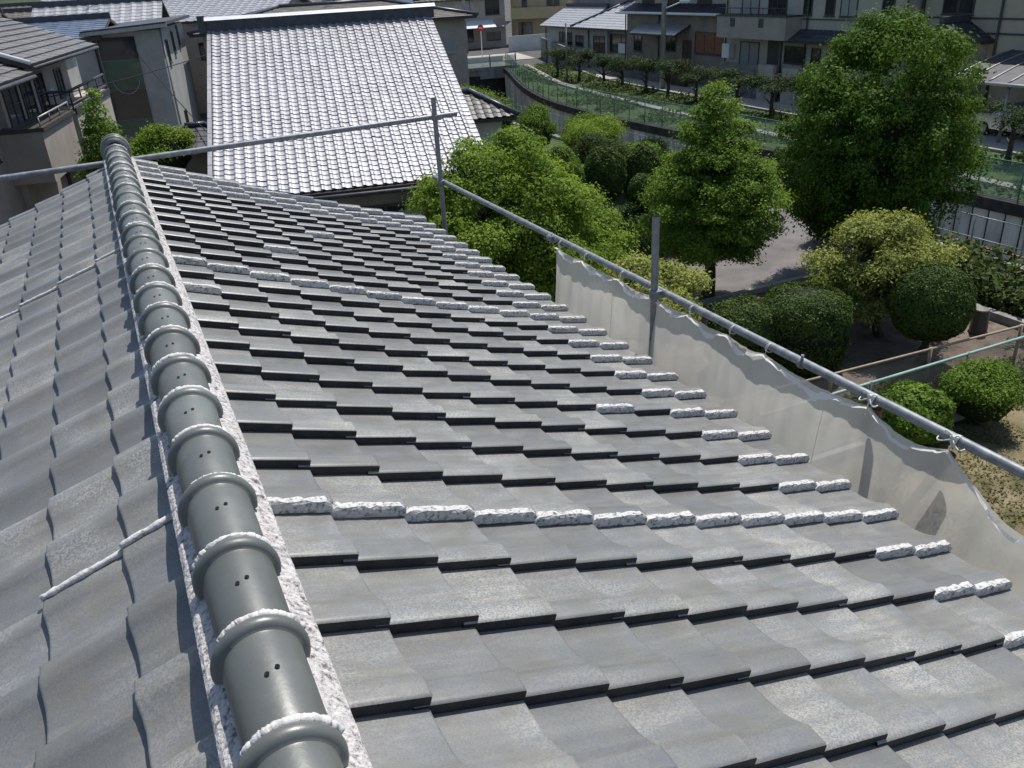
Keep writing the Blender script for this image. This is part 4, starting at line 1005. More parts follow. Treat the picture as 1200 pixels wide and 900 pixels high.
m = MB(); o_ = Vector((Rx, Ry, Rz)); q = [o_, o_+e1*RW, o_+e1*RW+sd_*RL, o_+sd_*RL]; m.hexa([p-nn_*.24 for p in q]+[p-nn_*.085 for p in q]); m.build('eaves_board', MT['wood'], sh)
base_m = Matrix(((sd_.x, e1.x, nn_.x), (sd_.y, e1.y, nn_.y), (sd_.z, e1.z, nn_.z)))   # tile x down the slope, y along the eave
if base_m.determinant() < 0: base_m = Matrix(((sd_.x, -e1.x, nn_.x), (sd_.y, -e1.y, nn_.y), (sd_.z, -e1.z, nn_.z)))
flip = (Vector((base_m[0][1], base_m[1][1], base_m[2][1])).dot(e1) < 0)
tl = Matrix.Rotation(-.022/EX, 3, 'Y')
ft = [t.copy() for t in TILES]
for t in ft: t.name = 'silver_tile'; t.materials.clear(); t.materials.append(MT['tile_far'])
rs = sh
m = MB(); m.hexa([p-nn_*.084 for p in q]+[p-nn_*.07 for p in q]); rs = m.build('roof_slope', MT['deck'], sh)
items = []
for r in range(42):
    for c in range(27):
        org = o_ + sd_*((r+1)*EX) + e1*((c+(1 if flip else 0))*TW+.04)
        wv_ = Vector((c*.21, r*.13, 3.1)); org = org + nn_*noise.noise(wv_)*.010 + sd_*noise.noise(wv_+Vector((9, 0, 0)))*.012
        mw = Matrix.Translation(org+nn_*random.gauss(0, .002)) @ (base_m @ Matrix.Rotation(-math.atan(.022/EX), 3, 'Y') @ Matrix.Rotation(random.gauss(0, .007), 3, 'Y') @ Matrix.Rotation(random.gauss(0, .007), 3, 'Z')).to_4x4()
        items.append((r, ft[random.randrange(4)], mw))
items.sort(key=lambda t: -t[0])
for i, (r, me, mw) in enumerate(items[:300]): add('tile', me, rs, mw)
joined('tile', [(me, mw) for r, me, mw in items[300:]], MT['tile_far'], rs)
m = MB(); m.box(FF, -.15, RW+.1, -.10, .14, Rz-.10, Rz+.26); m.build('ridge', MT['noshi'], sh)
m = MB(); m.prism([FF.p(-.2, -.20, Rz+.262), FF.p(-.2, .14, Rz+.262), FF.p(-.2, .04, Rz+.36), FF.p(-.2, -.04, Rz+.36)], FF.u*(RW+.35)); m.build('ridge_top_glint', MT['white_trim_and_glint'], sh)  # white colour stands in for the sun glint along the ridge tiles
m = MB(); m.box(FF, -.34, -.12, -.2, .2, Rz-.12, Rz+.42); m.build('ridge_end_tile', MT['noshi'], sh)
for k in range(12):     # bluish verge tiles down the left edge
    m = MB(); a = o_-e1*.10+sd_*(k*EX*3.5); b = a+sd_*EX*3.4; m.hexa([a-nn_*.22, a+e1*.12-nn_*.22, b+e1*.12-nn_*.22, b-nn_*.22, a, a+e1*.12, b+e1*.12, b]); m.build('verge_tile', MT['tile_far'], sh)
ez_ = Rz-RL*math.sin(PF); ev = -RL*math.cos(PF)
m = MB(); m.tube([FF.p(-.1, ev-.06, ez_-.17), FF.p(RW+.1, ev-.06, ez_-.17)], .06, 8); m.build('gutter', MT['roof_dark'], sh)
window(sh, FF, 'F', RW, 0, 3.6, GZ+.9, 1.7, 1.3, 'glass', 1, proud=-ev-.8)
window(sh, FF, 'F', RW, 0, 5.6, GZ+.4, 1.5, 2.0, 'glass', 1, proud=-ev-.8)
m = MB(); m.box(FF, 4.8, RW, ev+.2, ev+.8, -4.6, -4.5); m.build('wall_ledge', MT['white_trim_and_glint'], sh)
# rear slope of the same house
roof_plane('roof_slope', sh, FF.p(0, .1, Rz-.03), FF.u, FF.v*math.cos(PF)-Vector((0, 0, math.sin(PF))), RW, 6.8, 27, 28, MT['tile_far'])

# ---- small outbuilding with a dark tiled gable roof
F = Fr(10.6, 28.9, -12); kb = thing('outbuilding', (12, 28, GZ), 'small white-walled outbuilding with a dark grey hipped tile roof right of the silver roof', 'outbuilding')
body(kb, F, 0, 2.9, 0, 2.0, GZ, -3.45, 'white_wall'); hip(kb, F, 0, 2.9, 0, 2.0, -3.2, 27, 'roof_grey', over=.55, colw=.3, rowh=.26, wave=.05, ridge='noshi')
window(kb, F, 'F', 2.9, 2.0, .5, -5.2, .9, .9)

# ---- left neighbour: brown two-storey house
F = Fr(.3, 38.3, -11.5); LH = thing('two_storey_house', (-4, 30, GZ), 'grey-brown two-storey house with flat-tiled roof and boxed balcony at the left edge', 'house')
PT = 21; c_, s_ = math.cos(R(PT)), math.sin(R(PT))
body(LH, F, -9.0, -1.1, -9.9, -.8, GZ, -.72, 'taupe'); body(LH, F, -9.0, -1.3, -16, -9.91, GZ, -1.0, 'taupe')
for (v0, v1, dz) in ((-9.9, 0.15, 0), (-17, -9.92, -.22)):
    roof_plane('roof', LH, F.p(-5.2, v0, -.41+dz+5.2*math.tan(R(PT))), F.v, F.u*c_-Vector((0, 0, s_)), v1-v0, 5.2/c_, int((v1-v0)/.9), 15, 'roof_grey', wave=.012, lip=.045)
    roof_plane('roof', LH, F.p(-5.2, v0, -.41+dz+5.2*math.tan(R(PT))), F.v, -F.u*c_-Vector((0, 0, s_)), v1-v0, 5.2/c_, int((v1-v0)/.9), 15, 'roof_grey', wave=.012, lip=.045)
m = MB(); a = F.p(-5.2, -9.96, -.41+5.2*math.tan(R(PT))+.07); b = F.p(0.02, -9.96, -.34); m.tube([a, b], .07, 6); m.build('verge_tiles', MT['white_trim_and_glint'], LH)
m = MB(); m.prism([F.p(-9.0, -.9, -.72), F.p(-1.1, -.9, -.72), F.p(-5.2, -.9, 1.2)], F.v*.1); m.build('gable_wall', MT['taupe'], LH)
m = MB(); m.tube([F.p(.04, -9.9, -.50), F.p(.04, .15, -.50)], .06, 6); m.tube([F.p(.04, -17, -.72), F.p(.04, -9.95, -.72)], .06, 6); m.build('gutter', MT['roof_dark'], LH)
body(LH, F, -1.3, -.1, -10.4, -6.3, -3.75, -2.25, 'taupe', 'balcony', 'boxed balcony with pale brown front and dark end')
body(LH, F, -1.32, -.02, -10.42, -6.28, -2.249, -2.13, 'frame', 'balcony_coping')
m = MB(); m.tube([F.p(-.12, -10.3, -1.85), F.p(-.12, -6.4, -1.85)], .03, 6); [m.tube([F.p(-.12, -10.3+k*1.3, -2.15), F.p(-.12, -10.3+k*1.3, -1.85)], .02, 6) for k in range(4)]; m.build('balcony_rail', MT['alu'], LH)
for (v, z, w_, h, k) in ((-9.6, -2.6, 1.5, 1.75, 'glass'), (-7.7, -2.6, 1.3, 1.75, 'glass'), (-5.9, -2.5, 1.2, 1.6, 'glass'), (-3.0, -2.0, 1.0, 1.0, 'glass')):
    window(LH, F, 'R', -1.1, 0, v, z, w_, h, k)
for (v, z, w_, h) in ((-15.2, -2.9, 1.6, 1.8), (-12.6, -2.9, 1.6, 1.8)): window(LH, F, 'R', -1.3, 0, v, z, w_, h)
body(LH, F, -1.08, -.6, -5.9, -2.5, -4.2, -4.08, 'roof_dark', 'canopy')
window(LH, F, 'R', -1.1, 0, -5.2, -6.4, 1.6, 2.0)
# cream annex with a railed balcony
F = Fr(-.95, 37.4, -11.5); AN = thing('balcony_annex', (0, 38, GZ), 'cream house wing with a dark railed balcony between the brown house and the tower', 'house')
body(AN, F, -1.5, .75, -3.6, 3.0, GZ, -2.25, 'cream'); body(AN, F, -1.5, -.2, -2.4, 3.0, -2.249, -.35, 'grey_wall', 'upper_wall')
body(AN, F, -1.7, .1, -2.8, 3.2, -.349, -.2, 'roof_dark', 'roof')
m = MB()
for (a, b) in (((.7, -3.6), (.7, 2.9)), ((-1.4, -3.6), (.7, -3.6))):
    for z in (-1.65, -2.1): m.tube([F.p(*a, z), F.p(*b, z)], .05, 6)
    for k in range(5): t = k/4; m.tube([F.p(a[0]+(b[0]-a[0])*t, a[1]+(b[1]-a[1])*t, -2.3), F.p(a[0]+(b[0]-a[0])*t, a[1]+(b[1]-a[1])*t, -1.65)], .03, 6)
m.build('balcony_rail', MT['roof_dark'], AN)
body(AN, F, .751, .80, -3.65, 3.05, -2.45, -2.23, 'roof_dark', 'band')
for v in (-2.3, -.6, 1.1):
    m = MB(); m.box(F, .751, .80, v, v+.12, -3.1, -2.8); m.build('wall_vent', MT['wood'], AN)
window(AN, F, 'R', -.2, 0, -1.6, -2.0, 1.6, 1.4)
# ---- tower-like grey house
F = Fr(.45, 46.2, -12); TWR = thing('flat_roofed_house', (2, 50, GZ), 'tall grey box house with a dark glass strip, left of the silver roof', 'house')
body(TWR, F, 0, 2.9, 0, 10, GZ, -.25, 'grey_wall'); body(TWR, F, -2.0, -.01, .6, 8, GZ, -.55, 'grey_wall', 'side_wing')
m = MB(); m.hexa([F.p(-.5, -.6, -.25), F.p(3.4, -.6, -.05), F.p(3.4, 10.5, -.05), F.p(-.5, 10.5, -.25), F.p(-.5, -.6, -.1), F.p(3.4, -.6, .1), F.p(3.4, 10.5, .1), F.p(-.5, 10.5, -.1)]); m.build('roof', MT['roof_dark'], TWR)
m = MB(); m.hexa([F.p(-.55, -.66, -.34), F.p(3.45, -.66, -.14), F.p(3.45, -.6, -.14), F.p(-.55, -.6, -.34), F.p(-.55, -.66, -.18), F.p(3.45, -.66, .02), F.p(3.45, -.6, .02), F.p(-.55, -.6, -.18)]); m.build('roof_trim', MT['alu'], TWR)
for (z0, z1, k) in ((-1.5, -.45, 'glass'), (-2.85, -1.5, 'glass_green'), (-4.3, -2.85, 'glass'), (-5.1, -4.3, 'glass_green')):
    m = MB(); m.box(F, .05, 1.75, -.05, .02, z0+.02, z1-.02); m.build('glass_panel', MT[k], TWR)
m = MB()
for q in range(24):
    a, b = math.pi*(1.05+.9*q/24), math.pi*(1.05+.9*(q+1)/24); m.tube([F.p(.95+.62*math.cos(a), -.10, -2.35+.7*math.sin(a)), F.p(.95+.62*math.cos(b), -.10, -2.35+.7*math.sin(b))], .022, 5, 0, False)
m.build('bicycle_wheel_ornament', MT['alu'], TWR) if False else m.build('wall_ring', MT['alu'], TWR)
m = MB(); m.box(F, .0, 2.9, -.12, -.01, -5.28, -5.12); m.build('door_lintel', MT['alu'], TWR)
m = MB(); m.box(F, .1, 2.0, -.03, .02, GZ, -5.28); m.build('garage_opening', MT['glass'], TWR)
for (v, z, w_, h) in ((1.6, -1.9, .7, 1.1), (4.2, -1.6, .7, 1.1), (6.8, -1.4, .6, 1.1), (3.0, -6.3, .9, 1.9)): window(TWR, F, 'R', 2.9, 10, v, z, w_, h)
m = MB(); m.tube([F.p(2.98, .2, -.2), F.p(2.98, .2, GZ)], .05, 6); m.build('downpipe', MT['alu'], TWR)
# ---- dark shed behind the ridge end
F = Fr(1.35, 35.8, -12); SHD = thing('shed', (3, 38, GZ), 'low shed with a dark grey hipped roof behind the round bush', 'shed')
body(SHD, F, 0, 3.4, 0, 2.6, GZ, -4.45, 'brown_wall'); hip(SHD, F, 0, 3.4, 0, 2.6, -4.2, 20, 'roof_dark', over=.4, colw=.5, rowh=.4, wave=.02)

# ---- generic far houses
def plain_house(label, x, y, deg, w_, d, h, wall, roof, pitch, along='u', kind='gable', wins=True, over=.5, group=None, base=GZ, wave=.04):
    F = Fr(x, y, deg); t = thing('house', (F.p(w_/2, d/2, base)), label, 'house', group); ez = base+h
    body(t, F, 0, w_, 0, d, base, ez, wall)
    if kind == 'gable': gable(t, F, 0, w_, 0, d, ez, pitch, roof, over, along, wall=wall, wave=wave)
    elif kind == 'hip': hip(t, F, 0, w_, 0, d, ez, pitch, roof, over, wave=wave)
    else: body(t, F, -.3, w_+.3, -.3, d+.3, ez+.001, ez+.2, roof, 'roof')
    if wins:
        rnd = random.Random(int(x*10)+int(y)); n = max(1, int(w_/2.6))
        for fl in range(max(1, int(h/2.7))):
            for k in range(n):
                a = (k+.5)*w_/n; ww = rnd.choice([.8, 1.2, 1.7]); hh = rnd.choice([.9, 1.1, 1.7]); zz = base+.8+fl*2.75
                window(t, F, 'F', w_, d, a-ww/2, zz, ww, min(hh, h-.3-(zz-base)), rnd.choice(['glass', 'glass', 'curtain']), 1 if ww > 1 else 0, fm=rnd.choice(['frame', 'alu']))
            for face in 'LR': window(t, F, face, w_, d, d*.35, base+1.0+fl*2.75, .9, .95, 'glass', 0)
    return t, F
# skyline at the upper left
plain_house('house under the broad brown-grey hipped roof directly behind the silver roof', 6.2, 53.5, -12, 15.5, 9, 5.75, 'taupe', 'roof_brown', 11, kind='hip', over=.7, wave=.0)
plain_house('house with a blue-grey metal roof just behind the brown two-storey house', -4.6, 47.5, -12, 5, 6, 6.2, 'grey_wall', 'roof_blue', 12, along='u', wave=.015)
plain_house('house with silver ribbed gable roof left of the flat-roofed tower house', -2.6, 58, -12, 6.5, 7, 5.7, 'white_wall', 'roof_silver', 27, along='u')
plain_house('house with red-brown roof at the far upper left corner', -19, 72, -12, 13, 9, 5.6, 'taupe', 'roof_red', 20)
plain_house('house with pale brown roof between the red roof and the silver gable', -9.5, 74, -12, 9, 8, 5.7, 'beige', 'roof_brown', 20)
plain_house('house with a bright white ridge line behind the flat-roofed tower house', 3.6, 66, -35, 10, 7, 6.2, 'cream', 'roof_silver', 20, along='u')
plain_house('dark gabled house behind the tower house, left of the brown-grey hipped roof', 2.5, 84, -12, 9, 8, 5.7, 'grey_wall', 'roof_dark', 24)
plain_house('white-walled house just above the brown-grey hipped roof', 10.5, 80, -12, 8, 7, 6.0, 'white_wall', 'roof_grey', 24)
plain_house('house with blue roof right above the right end of the silver ridge', 17.2, 66, -12, 6, 7, 5.4, 'grey_wall', 'roof_blue', 16, wave=.02)
fl_ = ['a grey tiled gable roof', 'a dark roof', 'a brown-grey roof', 'a silver tiled roof']
nth = ['far left of the nearest distant row', 'second from the left in the nearest distant row', 'third from the left in the nearest distant row', 'fourth in the nearest distant row', 'right end of the nearest distant row',
       'left end of the second distant row', 'second in the second distant row', 'third in the second distant row', 'fourth in the second distant row', 'fifth in the second distant row', 'sixth in the second distant row', 'right end of the second distant row',
       'left end of the farthest row', 'second in the farthest row', 'third in the farthest row', 'fourth in the farthest row', 'fifth in the farthest row', 'right end of the farthest row']
k = 0
for (x, y) in ((-30, 96), (-16, 98), (-3, 100), (12, 102), (27, 100), (-42, 120), (-22, 124), (-4, 126), (14, 128), (34, 130), (50, 134), (66, 128), (-60, 160), (-30, 165), (0, 170), (30, 172), (62, 165), (92, 150)):
    k += 1; rf = ['roof_grey', 'roof_dark', 'roof_brown', 'roof_silver'][k % 4]
    plain_house('distant house with '+fl_[k % 4]+', '+nth[k-1], x, y, -12+random.choice([0, 0, 4]), random.uniform(9, 13), 8, random.uniform(5.4, 6.3), random.choice(['grey_wall', 'cream', 'taupe', 'white_wall']), rf, 24, along=random.choice('uv'), group='distant houses')
# beyond the bridge
t, F = plain_house('grey house with a white arched porch canopy beyond the bridge', 33.5, 98, -12, 12, 8, 5.6, 'taupe', 'roof_dark', 22)
m = MB()
for q in range(10):
    a, b = math.pi*q/10, math.pi*(q+1)/10
    for (u_, w_) in ((4.0, 6.0),): m.hexa([F.p(5.0+1.0*math.cos(a), -2.2, GZ+2.1+.9*math.sin(a)), F.p(5.0+1.0*math.cos(b), -2.2, GZ+2.1+.9*math.sin(b)), F.p(5.0+1.0*math.cos(b), 0, GZ+2.1+.9*math.sin(b)), F.p(5.0+1.0*math.cos(a), 0, GZ+2.1+.9*math.sin(a)),
        F.p(5.0+1.08*math.cos(a), -2.2, GZ+2.1+.98*math.sin(a)), F.p(5.0+1.08*math.cos(b), -2.2, GZ+2.1+.98*math.sin(b)), F.p(5.0+1.08*math.cos(b), 0, GZ+2.1+.98*math.sin(b)), F.p(5.0+1.08*math.cos(a), 0, GZ+2.1+.98*math.sin(a))])
m.build('porch_arch', MT['white'], t)
m = MB(); m.hexa([F.p(6.2, -2.3, GZ+2.3), F.p(10.4, -2.3, GZ+2.3), F.p(10.4, 0, GZ+3.0), F.p(6.2, 0, GZ+3.0), F.p(6.2, -2.3, GZ+2.36), F.p(10.4, -2.3, GZ+2.36), F.p(10.4, 0, GZ+3.06), F.p(6.2, 0, GZ+3.06)]); m.build('porch_roof', MT['white'], t)
m = MB(); m.box(F, 3.6, 4.2, -3.2, -3.0, GZ, GZ+1.5); m.box(F, 0, 3.2, -3.2, -3.0, GZ, GZ+1.3); m.build('gatepost', MT['white_wall'], t)
plain_house('narrow white house behind the round road sign', 42.0, 104, -12, 5.2, 8, 6.6, 'white_wall', 'roof_dark', 20, along='v')
t, F = plain_house('pale yellow house with a boxed balcony beyond the bridge', 46.5, 96.5, -45, 7, 7, 6.4, 'yellow_wall', 'roof_dark', 20)
body(t, F, .4, 6.6, -1.2, -.01, GZ+2.9, GZ+4.1, 'yellow_wall', 'balcony')
m = MB(); m.hexa([F.p(-2.2, -2.8, GZ+2.2), F.p(0, -2.8, GZ+2.2), F.p(0, -.2, GZ+2.6), F.p(-2.2, -.2, GZ+2.6), F.p(-2.2, -2.8, GZ+2.3), F.p(0, -2.8, GZ+2.3), F.p(0, -.2, GZ+2.7), F.p(-2.2, -.2, GZ+2.7)]); m.build('awning', MT['pale_block'], t)
m = MB(); m.box(Fr(42, 88, -12), 0, 5, 0, .15, GZ, GZ+1.6); solo('garden_wall', m, MT['white_wall'], 'white garden wall in front of the pale yellow house', 'wall')
m = MB(); m.hexa([(36.9, 66.0, GZ), (37.1, 66.0, GZ), (41.5, 79, GZ), (41.3, 79, GZ), (36.9, 66.0, GZ+1.9), (37.1, 66.0, GZ+1.9), (41.5, 79, GZ+1.9), (41.3, 79, GZ+1.9)]); solo('garden_wall', m, MT['block'], 'plain grey block wall at the bend of the road near the bridge', 'wall')
# ---- house with bright hipped roof facing the canal (far right row, left member)
H3 = thing('tiled_bungalow', (42, 64, GZ), 'grey house whose bright grey hipped porch roof juts towards the canal', 'house')
F = Fr(39.2, 73.5, -90)
body(H3, F, 0, 14.8, 0, 8, GZ, -3.0, 'grey_wall'); body(H3, F, -1, 15, 3.2, 9, -2.999, -.3, 'taupe', 'upper_wall')
hip(H3, F, 6.5, 14.8, -.2, 6.0, -2.9, 26, 'roof_silver', over=.6, colw=.45, rowh=.35); gable(H3, F, 0, 6.3, 0, 5.0, -3.0, 26, 'roof_silver', .5, 'u', .45, .35, wall='grey_wall')
gable(H3, F, -1, 15, 3.2, 9.0, -.3, 24, 'roof_dark', .5, 'u', wall='taupe')
for (a, z, w_, h, k) in ((2.4, -4.5, 1.3, .8, 'glass'), (3.9, -5.2, .9, 1.5, 'glass'), (5.4, -4.8, 1.4, .9, 'glass'), (8.5, -5.15, 1.9, 1.3, 'glass'), (11.2, -5.0, 3.4, 1.4, 'glass')): window(H3, F, 'F', 14.8, 8, a, z, w_, h, k)
m = MB(); m.box(F, 13.0, 14.2, -.35, -.06, -4.98, -4.25); m.build('laundry_cabinet', MT['white'], H3)
for a in (10.9, 15.0): body(H3, F, a, a+.25, -.30, -.01, GZ, -3.4, 'pale_block', 'pillar')
# ---- brown house with lean-to roofs
H0 = thing('brown_house', (42, 50, GZ), 'dark brown house with two short silver lean-to roofs behind the utility pole', 'house')
F = Fr(38.2, 58.2, -90)
body(H0, F, 0, 12.0, 0, 8, GZ, -1.9, 'brown_wall'); body(H0, F, .3, 11.7, .6, 8, -1.899, .4, 'cream', 'upper_wall')
roof_plane('roof', H0, F.p(-.4, .9, -1.2), F.u, -F.v*.9-Vector((0, 0, .36)), 12.6, 1.7, 26, 5, 'roof_dark', wave=.05)
m = MB(); m.tube([F.p(-.5, -.75, -1.85), F.p(12.2, -.75, -1.85)], .09, 6); m.build('eave_tiles', MT['white_trim_and_glint'], H0)
for (a, w_) in ((2.4, 2.0), (4.5, 3.6)): roof_plane('porch_roof', H0, F.p(a, .0, -2.55), F.u, -F.v*.88-Vector((0, 0, .42)), w_, 1.5, int(w_/.3), 5, 'roof_silver', wave=.05)
hip(H0, F, 0, 12, .3, 8, .45, 24, 'roof_dark')
for (a, z, w_, h, k) in ((1.0, -4.6, 1.1, 1.5, 'glass'), (5.2, -4.4, 1.3, 1.5, 'glass'), (7.3, -5.8, 1.0, 2.2, 'wood')): window(H0, F, 'F', 12, 8, a, z, w_, h, k)
window(H0, F, 'F', 12, 8, 8.7, -4.4, 3.2, 1.4, 'wood_light', 2)
for a in (1.2, 4.5, 8.0): window(H0, F, 'F', 12, 8, a, -1.4, 1.6, 1.3, 'wood', 1, proud=-.6)
m = MB(); m.box(Fr(37.3, 59.5, -90), 0, 7.5, 0, .18, GZ, GZ+1.3); solo('garden_wall', m, MT['block'], 'low dark garden wall before the brown house', 'wall')
m = MB(); m.box(Fr(37.0, 50.6, -90), .0, 1.5, 0, .1, GZ, GZ+1.6); m.box(Fr(37.0, 50.6, -90), 1.51, 1.8, -.1, .2, GZ, GZ+1.9); solo('gate', m, MT['wood'], 'dark wooden gate of the brown house by the utility pole', 'gate')
# ---- cream house with the grey balcony
H1 = thing('cream_house', (42, 38, GZ), 'cream two-storey house with a long grey boxed balcony above the road', 'house')
F = Fr(37.5, 45.5, -90)
body(H1, F, 0, 14.2, 0, 8, GZ, .6, 'cream'); hip(H1, F, 0, 14.2, 0, 8, .6, 22, 'roof_dark')
body(H1, F, .7, 6.9, -1.2, -.01, -3.05, -1.82, 'taupe', 'balcony'); body(H1, F, .65, 6.95, -1.26, -.01, -1.819, -1.74, 'frame', 'balcony_coping')
for a in (2.0, 4.6): m = MB(); m.box(F, a, a+.42, -1.225, -1.19, -2.4, -1.9); m.build('balcony_slot', MT['frame'], H1)
m = MB(); m.tube([F.p(.8, -1.1, -1.35), F.p(6.8, -1.1, -1.35)], .025, 6); [m.tube([F.p(.8+k, -1.1, -1.74), F.p(.8+k, -1.1, -1.35)], .02, 6) for k in range(7)]; m.build('balcony_rail', MT['frame'], H1)
for (a, z, w_, h, k, b) in ((1.6, -2.9, 1.6, 2.4, 'curtain', 1), (4.0, -2.9, 1.6, 2.4, 'glass', 1), (6.95, -1.76, .7, 1.4, 'glass', 0), (8.65, -1.78, .7, 1.4, 'glass', 0), (9.75, -1.8, 1.2, 1.4, 'curtain', 1),
    (5.7, -4.38, .75, .95, 'glass', 0), (6.5, -4.4, .95, .95, 'glass', 0), (7.9, -4.42, .75, .95, 'glass', 0), (1.65, -5.4, 1.8, 2.05, 'curtain', 1), (10.6, -4.4, 1.4, 1.0, 'glass', 1), (12.6, -1.8, .8, 1.3, 'glass', 0)):
    window(H1, F, 'F', 14.2, 8, a, z, w_, h, k, b)
m = MB(); m.box(F, 4.2, 5.5, -.02, .3, GZ, -3.1); m.build('doorway', MT['frame'], H1)
roof_plane('canopy_roof', H1, F.p(6.0, .0, -2.5), F.u, -F.v*.85-Vector((0, 0, .5)), 7.8, 1.1, 20, 3, 'roof_dark', wave=.02)
m = MB(); m.tube([F.p(6.4, -1.0, -3.1), F.p(6.4, -1.0, GZ)], .07, 6); m.build('post', MT['frame'], H1)
body(H1, F, .45, 1.15, -.5, -.05, -4.35, -3.5, 'white', 'air_conditioner')
body(H1, F, 7.0, 14.2, -.06, -.001, -1.99, -1.93, 'frame', 'wall_band')
G = Fr(36.35, 44.4, -90)
m = MB(); m.box(G, 0, 3.8, 0, .15, GZ, -4.48); solo('block_wall', m, MT['block'], 'dark grey block wall in front of the sliding windows of the cream house', 'wall')
m = MB(); m.box(G, 3.81, 5.1, -.1, .35, GZ, -4.44); solo('gatepost', m, MT['pale_block'], 'pale wide gatepost at the end of the dark block wall', 'gatepost')
m = MB(); m.box(G, 5.9, 7.1, -.1, .35, GZ, -4.50); m.box(G, 6.2, 6.8, -.13, -.101, -5.15, -5.0); solo('gatepost', m, MT['pale_block'], 'pale gatepost with a small dark name plate left of the tallest tree', 'gatepost')
m = MB(); m.box(G, 7.11, 12.5, 0, .15, GZ, -4.5); solo('block_wall', m, MT['block'], 'dark block wall running behind the top left of the tallest tree', 'wall')
# ---- beige house with the gabled porch
H2 = thing('beige_house', (43, 26, GZ), 'beige house with dark trim bands and a gabled entrance porch at the right edge', 'house')
F = Fr(38.5, 31.1, -90)
body(H2, F, 0, 12, 0, 8, GZ, .6, 'beige'); hip(H2, F, 0, 12, 0, 8, .6, 22, 'roof_dark')
body(H2, F, -1.6, -.02, .8, 6, GZ, .3, 'grey_wall', 'side_wing'); body(H2, F, -1.6, -.05, -.2, .79, -3.3, -1.6, 'taupe', 'balcony')
for z in (-1.85, -2.5): m = MB(); m.box(F, -.02, 12.02, -.05, -.001, z, z+.08); m.build('wall_band', MT['frame'], H2)
for a in (-.06, 4.3): m = MB(); m.tube([F.p(a, -.09, .5), F.p(a, -.09, GZ)], .06, 6); m.build('downpipe', MT['frame'], H2)
for (a, z, w_, h) in ((1.05, -1.65, .85, 1.4), (1.95, -1.65, .85, 1.4), (6.5, -1.65, 1.2, 1.3), (9, -4.8, 1.8, 1.4)): window(H2, F, 'F', 12, 8, a, z, w_, h, 'glass', 0)
body(H2, F, 1.3, 3.9, -1.5, -.01, -3.05, -2.6, 'beige', 'porch_lintel'); [body(H2, F, a, a+.38, -1.5, -.01, GZ, -3.051, 'beige', 'porch_pillar') for a in (1.3, 3.5)]
gable(H2, F, 1.3, 3.9, -1.5, 0.0, -2.6, 28, 'roof_dark', .3, 'v', .4, .3, wave=.02, wall='beige')
m = MB(); m.box(F, 1.9, 3.2, -.06, .0, GZ, -3.2); m.build('door', MT['wood'], H2)
# ---- carport and car
CP = thing('carport', (34.6, 23, GZ), 'carport with a thin curved ribbed roof in front of the beige house', 'carport')
F = Fr(34.6, 25.9, -90); zc = lambda v: -4.05+.95*math.sin(min(1, (v+.0)/4.2)*1.35)
m = MB()
for k in range(10):
    v0, v1 = k*.42, (k+1)*.42; m.hexa([F.p(0, v0, zc(v0)), F.p(7.5, v0, zc(v0)), F.p(7.5, v1, zc(v1)), F.p(0, v1, zc(v1)), F.p(0, v0, zc(v0)+.03), F.p(7.5, v0, zc(v0)+.03), F.p(7.5, v1, zc(v1)+.03), F.p(0, v1, zc(v1)+.03)])
m.build('roof_sheet', MT['roof_dark'], CP)
for q in range(9):
    u = q*.93; m = MB(); m.tube([F.p(u, k*.42, zc(k*.42)+.05) for k in range(11)], .035, 6); m.build('rib', MT['alu'], CP)
m = MB(); m.tube([F.p(-.05, -.05, zc(0)), F.p(7.6, -.05, zc(0))], .08, 6); m.build('gutter', MT['alu'], CP)
for u in (2.7, 7.0): m = MB(); m.tube([F.p(u, .3, zc(.3)), F.p(u, .3, GZ)], .07, 8); m.build('post', MT['alu'], CP)
